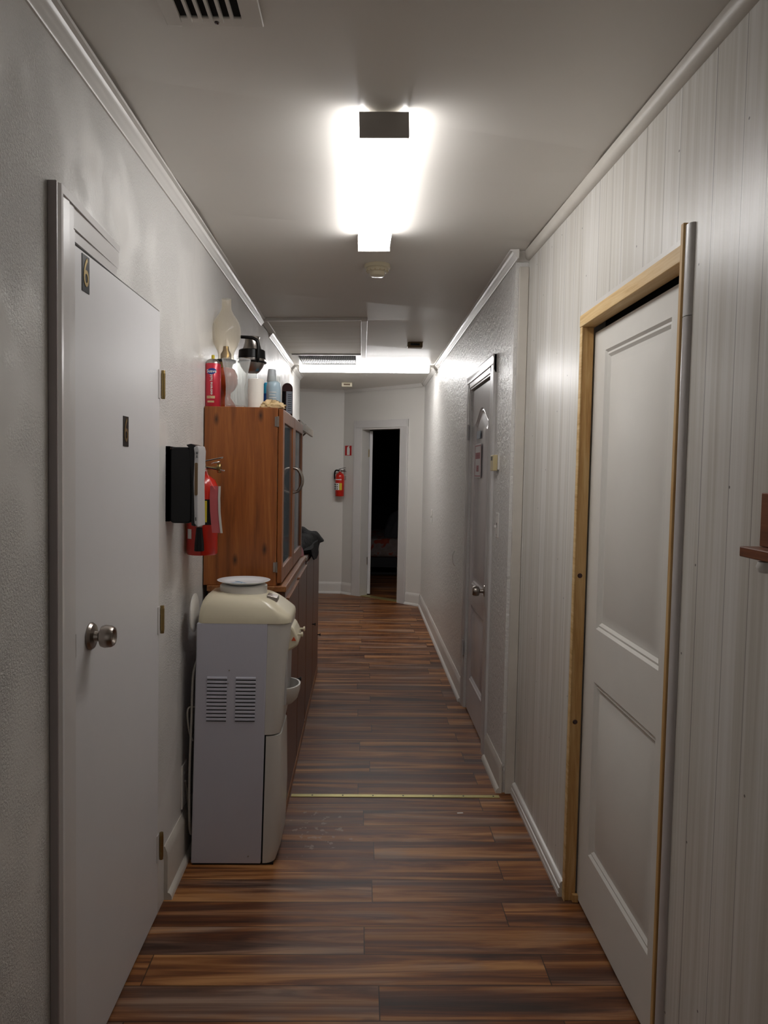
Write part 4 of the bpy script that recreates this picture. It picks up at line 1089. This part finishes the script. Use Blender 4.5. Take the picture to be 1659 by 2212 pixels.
# oil lamp
x, y = -.606, 3.42
t = on('oil_lamp', (x, y, TZ), 'glass oil lamp with a tall bulbous smoky chimney, behind the hairspray can', 'oil lamp')
obj('font', MB().lathe([(.050, 0), (.052, .005), (.040, .03), (.022, .055), (.022, .075), (.040, .092), (.052, .115), (.052, .15), (.040, .178), (.028, .186)], (x, y, TZ)), 'tan_jar', t, smooth=50, label='reddish oil reservoir')
obj('burner', MB().lathe([(.028, .186), (.030, .20), (.040, .210), (.040, .216), (.024, .220), (.024, .245), (.014, .262), (.012, .280), (0, .281)], (x, y, TZ)), 'brass', t, smooth=40)
obj('gallery', MB().lathe([(.041, .208), (.044, .210), (.044, .220), (.041, .221)], (x, y, TZ)), 'black_gloss', t, smooth=40)
pf = [(.036, .222), (.034, .240), (.038, .258), (.052, .285), (.062, .315), (.0645, .345), (.060, .372), (.048, .398), (.034, .418), (.025, .434), (.0215, .446), (.0205, .465), (.0215, .486)]
pf2 = pf+[(r-.002, z) for r, z in reversed(pf)]
obj('chimney', MB().lathe(pf2, (x, y, TZ), seg=48), 'glass_smoky', t, smooth=60, label='smoky glass chimney')
# ribbed glass vase
x, y = -.537, 3.275
pf = [(.042, .004), (.0445, .010), (.0450, .04), (.042, .055), (.0415, .09), (.045, .13), (.052, .165), (.058, .198), (.0595, .203), (.058, .205)]
pf2 = pf+[(r-.003, max(z, .01)) for r, z in reversed(pf)]
o = obj('glass_vase', MB().lathe([(.0, .0), (.040, 0)]+pf2, (x, y, TZ), seg=132, flute=.030, nf=22), 'glass_rib', smooth=60)
tag(o, 'clear ribbed glass vase standing beside the hairspray can', 'vase')
# white roll
x, y = -.455, 3.285
o = obj('paper_cylinder', MB().lathe([(.030, 0), (.033, .002), (.033, .122), (.030, .124), (.022, .124), (.0, .110)], (x, y, TZ)), 'cup', smooth=40); tag(o, 'plain white cylinder beside the ribbed glass vase', 'cup')
# clear jar carrying the carafe
x, y = -.512, 3.56
o = obj('glass_jar', MB().lathe([(.0, 0), (.034, 0), (.036, .01), (.036, .12), (.028, .14), (.025, .184), (.023, .184), (.026, .14), (.034, .118), (.034, .012), (0, .01)], (x, y, TZ)), 'glass', smooth=40); tag(o, 'clear glass jar under the black-handled carafe', 'jar')
t = on('coffee_carafe', (x, y, TZ+.185), 'steel and black coffee carafe with a hooked black handle', 'carafe')
z0 = TZ+.185
obj('body', MB().lathe([(.030, 0), (.036, .006), (.050, .025), (.0595, .050), (.059, .072), (.050, .095), (.040, .115), (.034, .135), (.032, .152), (.035, .163), (.032, .164), (.029, .155), (.0, .13)], (x, y, z0)), 'steel', t, smooth=60)
obj('band', MB().lathe([(.0590, .062), (.0625, .064), (.0600, .100), (.056, .103), (.0475, .100), (.0535, .080)], (x, y, z0)), 'black_gloss', t, smooth=40)
obj('handle', MB().tube(curve([(x-.042, y-.060, z0+.152), (x, y-.066, z0+.149), (x+.026, y-.068, z0+.140), (x+.037, y-.068, z0+.12), (x+.037, y-.068, z0+.06), (x+.032, y-.058, z0+.045)]), .0075, 8), 'black_gloss', t, smooth=50)
obj('base_rim', MB().lathe([(.040, .046), (.064, .047), (.0655, .050), (.064, .053), (.04, .052)], (x+.003, y-.01, z0-.004)), 'black_gloss', t, smooth=40)
# blue bottle behind
x, y = -.432, 3.56
t = on('blue_bottle', (x, y, TZ), 'dark blue plastic bottle with a cyan shoulder behind the pale bottle', 'bottle')
obj('body', MB().lathe([(.026, 0), (.028, .004), (.028, .085), (.028, .09)], (x, y, TZ)), 'bottle_blue', t, smooth=40)
obj('shoulder', MB().lathe([(.028, .09), (.029, .094), (.028, .10), (.029, .106), (.028, .125), (.022, .14), (0, .142)], (x, y, TZ)), 'bottle_cyan', t, smooth=40)
# pale bottle
x, y = -.393, 3.40
t = on('pump_bottle', (x, y, TZ), 'pale blue-grey bottle with a tapered grey cap near the cabinet front', 'bottle')
obj('body', MB().lathe([(.028, 0), (.031, .004), (.032, .105), (.030, .118), (.026, .126), (.018, .130), (0, .131)], (x, y, TZ)), 'bottle_pale', t, smooth=40)
obj('cap', MB().lathe([(.022, .128), (.018, .175), (.016, .182), (.0, .183)], (x-.008, y, TZ)), 'cap_grey', t, smooth=40)
obj('cover', MB().lathe([(.028, .118), (.028, .15), (.026, .152), (.026, .12)], (x, y, TZ)), 'glass', t, smooth=40)
mb = MB(Matrix.Translation((x, y, TZ)))
for k in range(4):
    lo = []
    for j in range(7):
        a = -.5+1.0*j/6*(1-.15*(k % 2)); rr = .0322
        lo.append([(rr*math.sin(a), -rr*math.cos(a), .078-.012*k), (rr*math.sin(a), -rr*math.cos(a), .081-.012*k), ((rr+.0005)*math.sin(a), -(rr+.0005)*math.cos(a), .081-.012*k), ((rr+.0005)*math.sin(a), -(rr+.0005)*math.cos(a), .078-.012*k)])
    mb.loft(lo)
obj('label_print', mb, 'white_print', t)
# shell
rnd = random.Random(3); lo = []
for r in range(9):
    u = r/8; L = []
    for k in range(28):
        a = 2*PI*k/28; R = .040*(1+.28*abs(math.sin(2.5*a+1))+.05*math.sin(11*a))*math.cos(u*PI/2)**.8
        j = rnd.uniform(.80, 1.22) if 0 < r < 8 else 1
        L.append((-.385+R*j*math.cos(a)*1.15, 3.262+R*j*math.sin(a)*.72, TZ+.001+.026*math.sin(u*PI/2)*(1+.25*math.sin(5*a+u*3))*(rnd.uniform(.75, 1.3) if r else 0)))
    lo.append(L)
o = obj('seashell', MB().loft(lo), 'shell', smooth=30); tag(o, 'tan spiky seashell on the front corner of the cabinet top', 'seashell')
# arched plaque
t = on('arched_plaque', (-.385, 3.95, TZ), 'dark red arched upright plaque with a grey printed sheet on the cabinet top', 'plaque')
Mq = Matrix.Translation((-.385, 3.95, TZ)) @ Matrix.Rotation(math.radians(4), 4, 'Z')
pr = [(-.028, 0), (.026, 0)]+[(-.001+.027*math.cos(a), .158+.027*math.sin(a)) for a in [PI*k/12 for k in range(13)]]
obj('board', MB(Mq).prism(pr, 'Y', -.012, .03), 'plaque', t, bevel=.002)
sh = obj('printed_sheet', MB(Mq).box(-.006, .024, -.0132, -.0122, .030, .142), 'label_grey', t)
mb = MB(Mq)
for k in range(9): mb.box(.002, .020, -.0138, -.0131, .045+k*.010, .0475+k*.010)
obj('print', mb, 'black_gloss', sh)
obj('dark_stripe', MB(Mq).box(-.026, -.010, -.0132, -.0122, .015, .142), 'cloth_black', t)
o = obj('photo_card', MB().hexa([(x, y, z) for x in (-.438, -.408) for y in (3.98, 3.985) for z in (TZ, TZ+.062)]), 'label_grey'); tag(o, 'small grey card standing left of the arched plaque', 'card')

# ------------------------------------------------------------------ bedroom beyond
t = thing('bed', (.7, 11.4, 0), 'dim bed with a floral cover inside the dark far room', 'bed')
obj('base', MB().box(.0, 1.5, 11.0, 12.9, .12, .26), 'bed_dark', t)
obj('lower_rail', MB().box(.0, 1.5, 10.96, 10.99, .02, .05), 'bed_dark', t)
for a, b in ((.02, 11.0), (1.44, 11.0), (.02, 12.8), (1.44, 12.8)): obj('leg', MB().box(a, a+.04, b, b+.04, 0, .12), 'bed_dark', t)
obj('floral_cover', MB().box(-.01, 1.52, 10.98, 12.88, .26, .53), 'bedcover', t, bevel=.06, seg=4)
o = lump('dark_clothes', [(.36, 11.25), (.6, 11.15), (.9, 11.2), (1.0, 11.5), (.7, 11.7), (.4, 11.6)], 'cap_grey', 'dim heap of clothes on the bed in the dark room', 'clothes', .535, .30, 12)
o.data.materials[0] = plain('dim_clothes', '#4a4a4e', .9)

# ------------------------------------------------------------------ camera
p, yw, r, F = .05259, .03051, .01941, 1650.
f = Vector((math.sin(yw)*math.cos(p), math.cos(yw)*math.cos(p), -math.sin(p)))
rt = Vector((math.cos(yw), -math.sin(yw), 0)); up = rt.cross(f)
r2 = rt*math.cos(r)+up*math.sin(r); u2 = -rt*math.sin(r)+up*math.cos(r)
cam = bpy.data.cameras.new('camera'); co = bpy.data.objects.new('camera', cam); COL.objects.link(co)
Mx = Matrix((r2, u2, -f)).transposed().to_4x4(); Mx.translation = Vector((0, 0, 1.5)); co.matrix_world = Mx
cam.sensor_fit = 'HORIZONTAL'; cam.sensor_width = 36; cam.lens = 36*F/1659; cam.clip_start = .02
S.camera = co

# ------------------------------------------------------------------ world / view
w = bpy.data.worlds.new('world'); S.world = w; w.use_nodes = True
w.node_tree.nodes['Background'].inputs[0].default_value = (1, .97, .93, 1)
w.node_tree.nodes['Background'].inputs[1].default_value = .25
S.view_settings.view_transform = 'Standard'; S.view_settings.look = 'None'
S.view_settings.gamma = 1; S.view_settings.use_curve_mapping = False
S.view_settings.exposure = 0
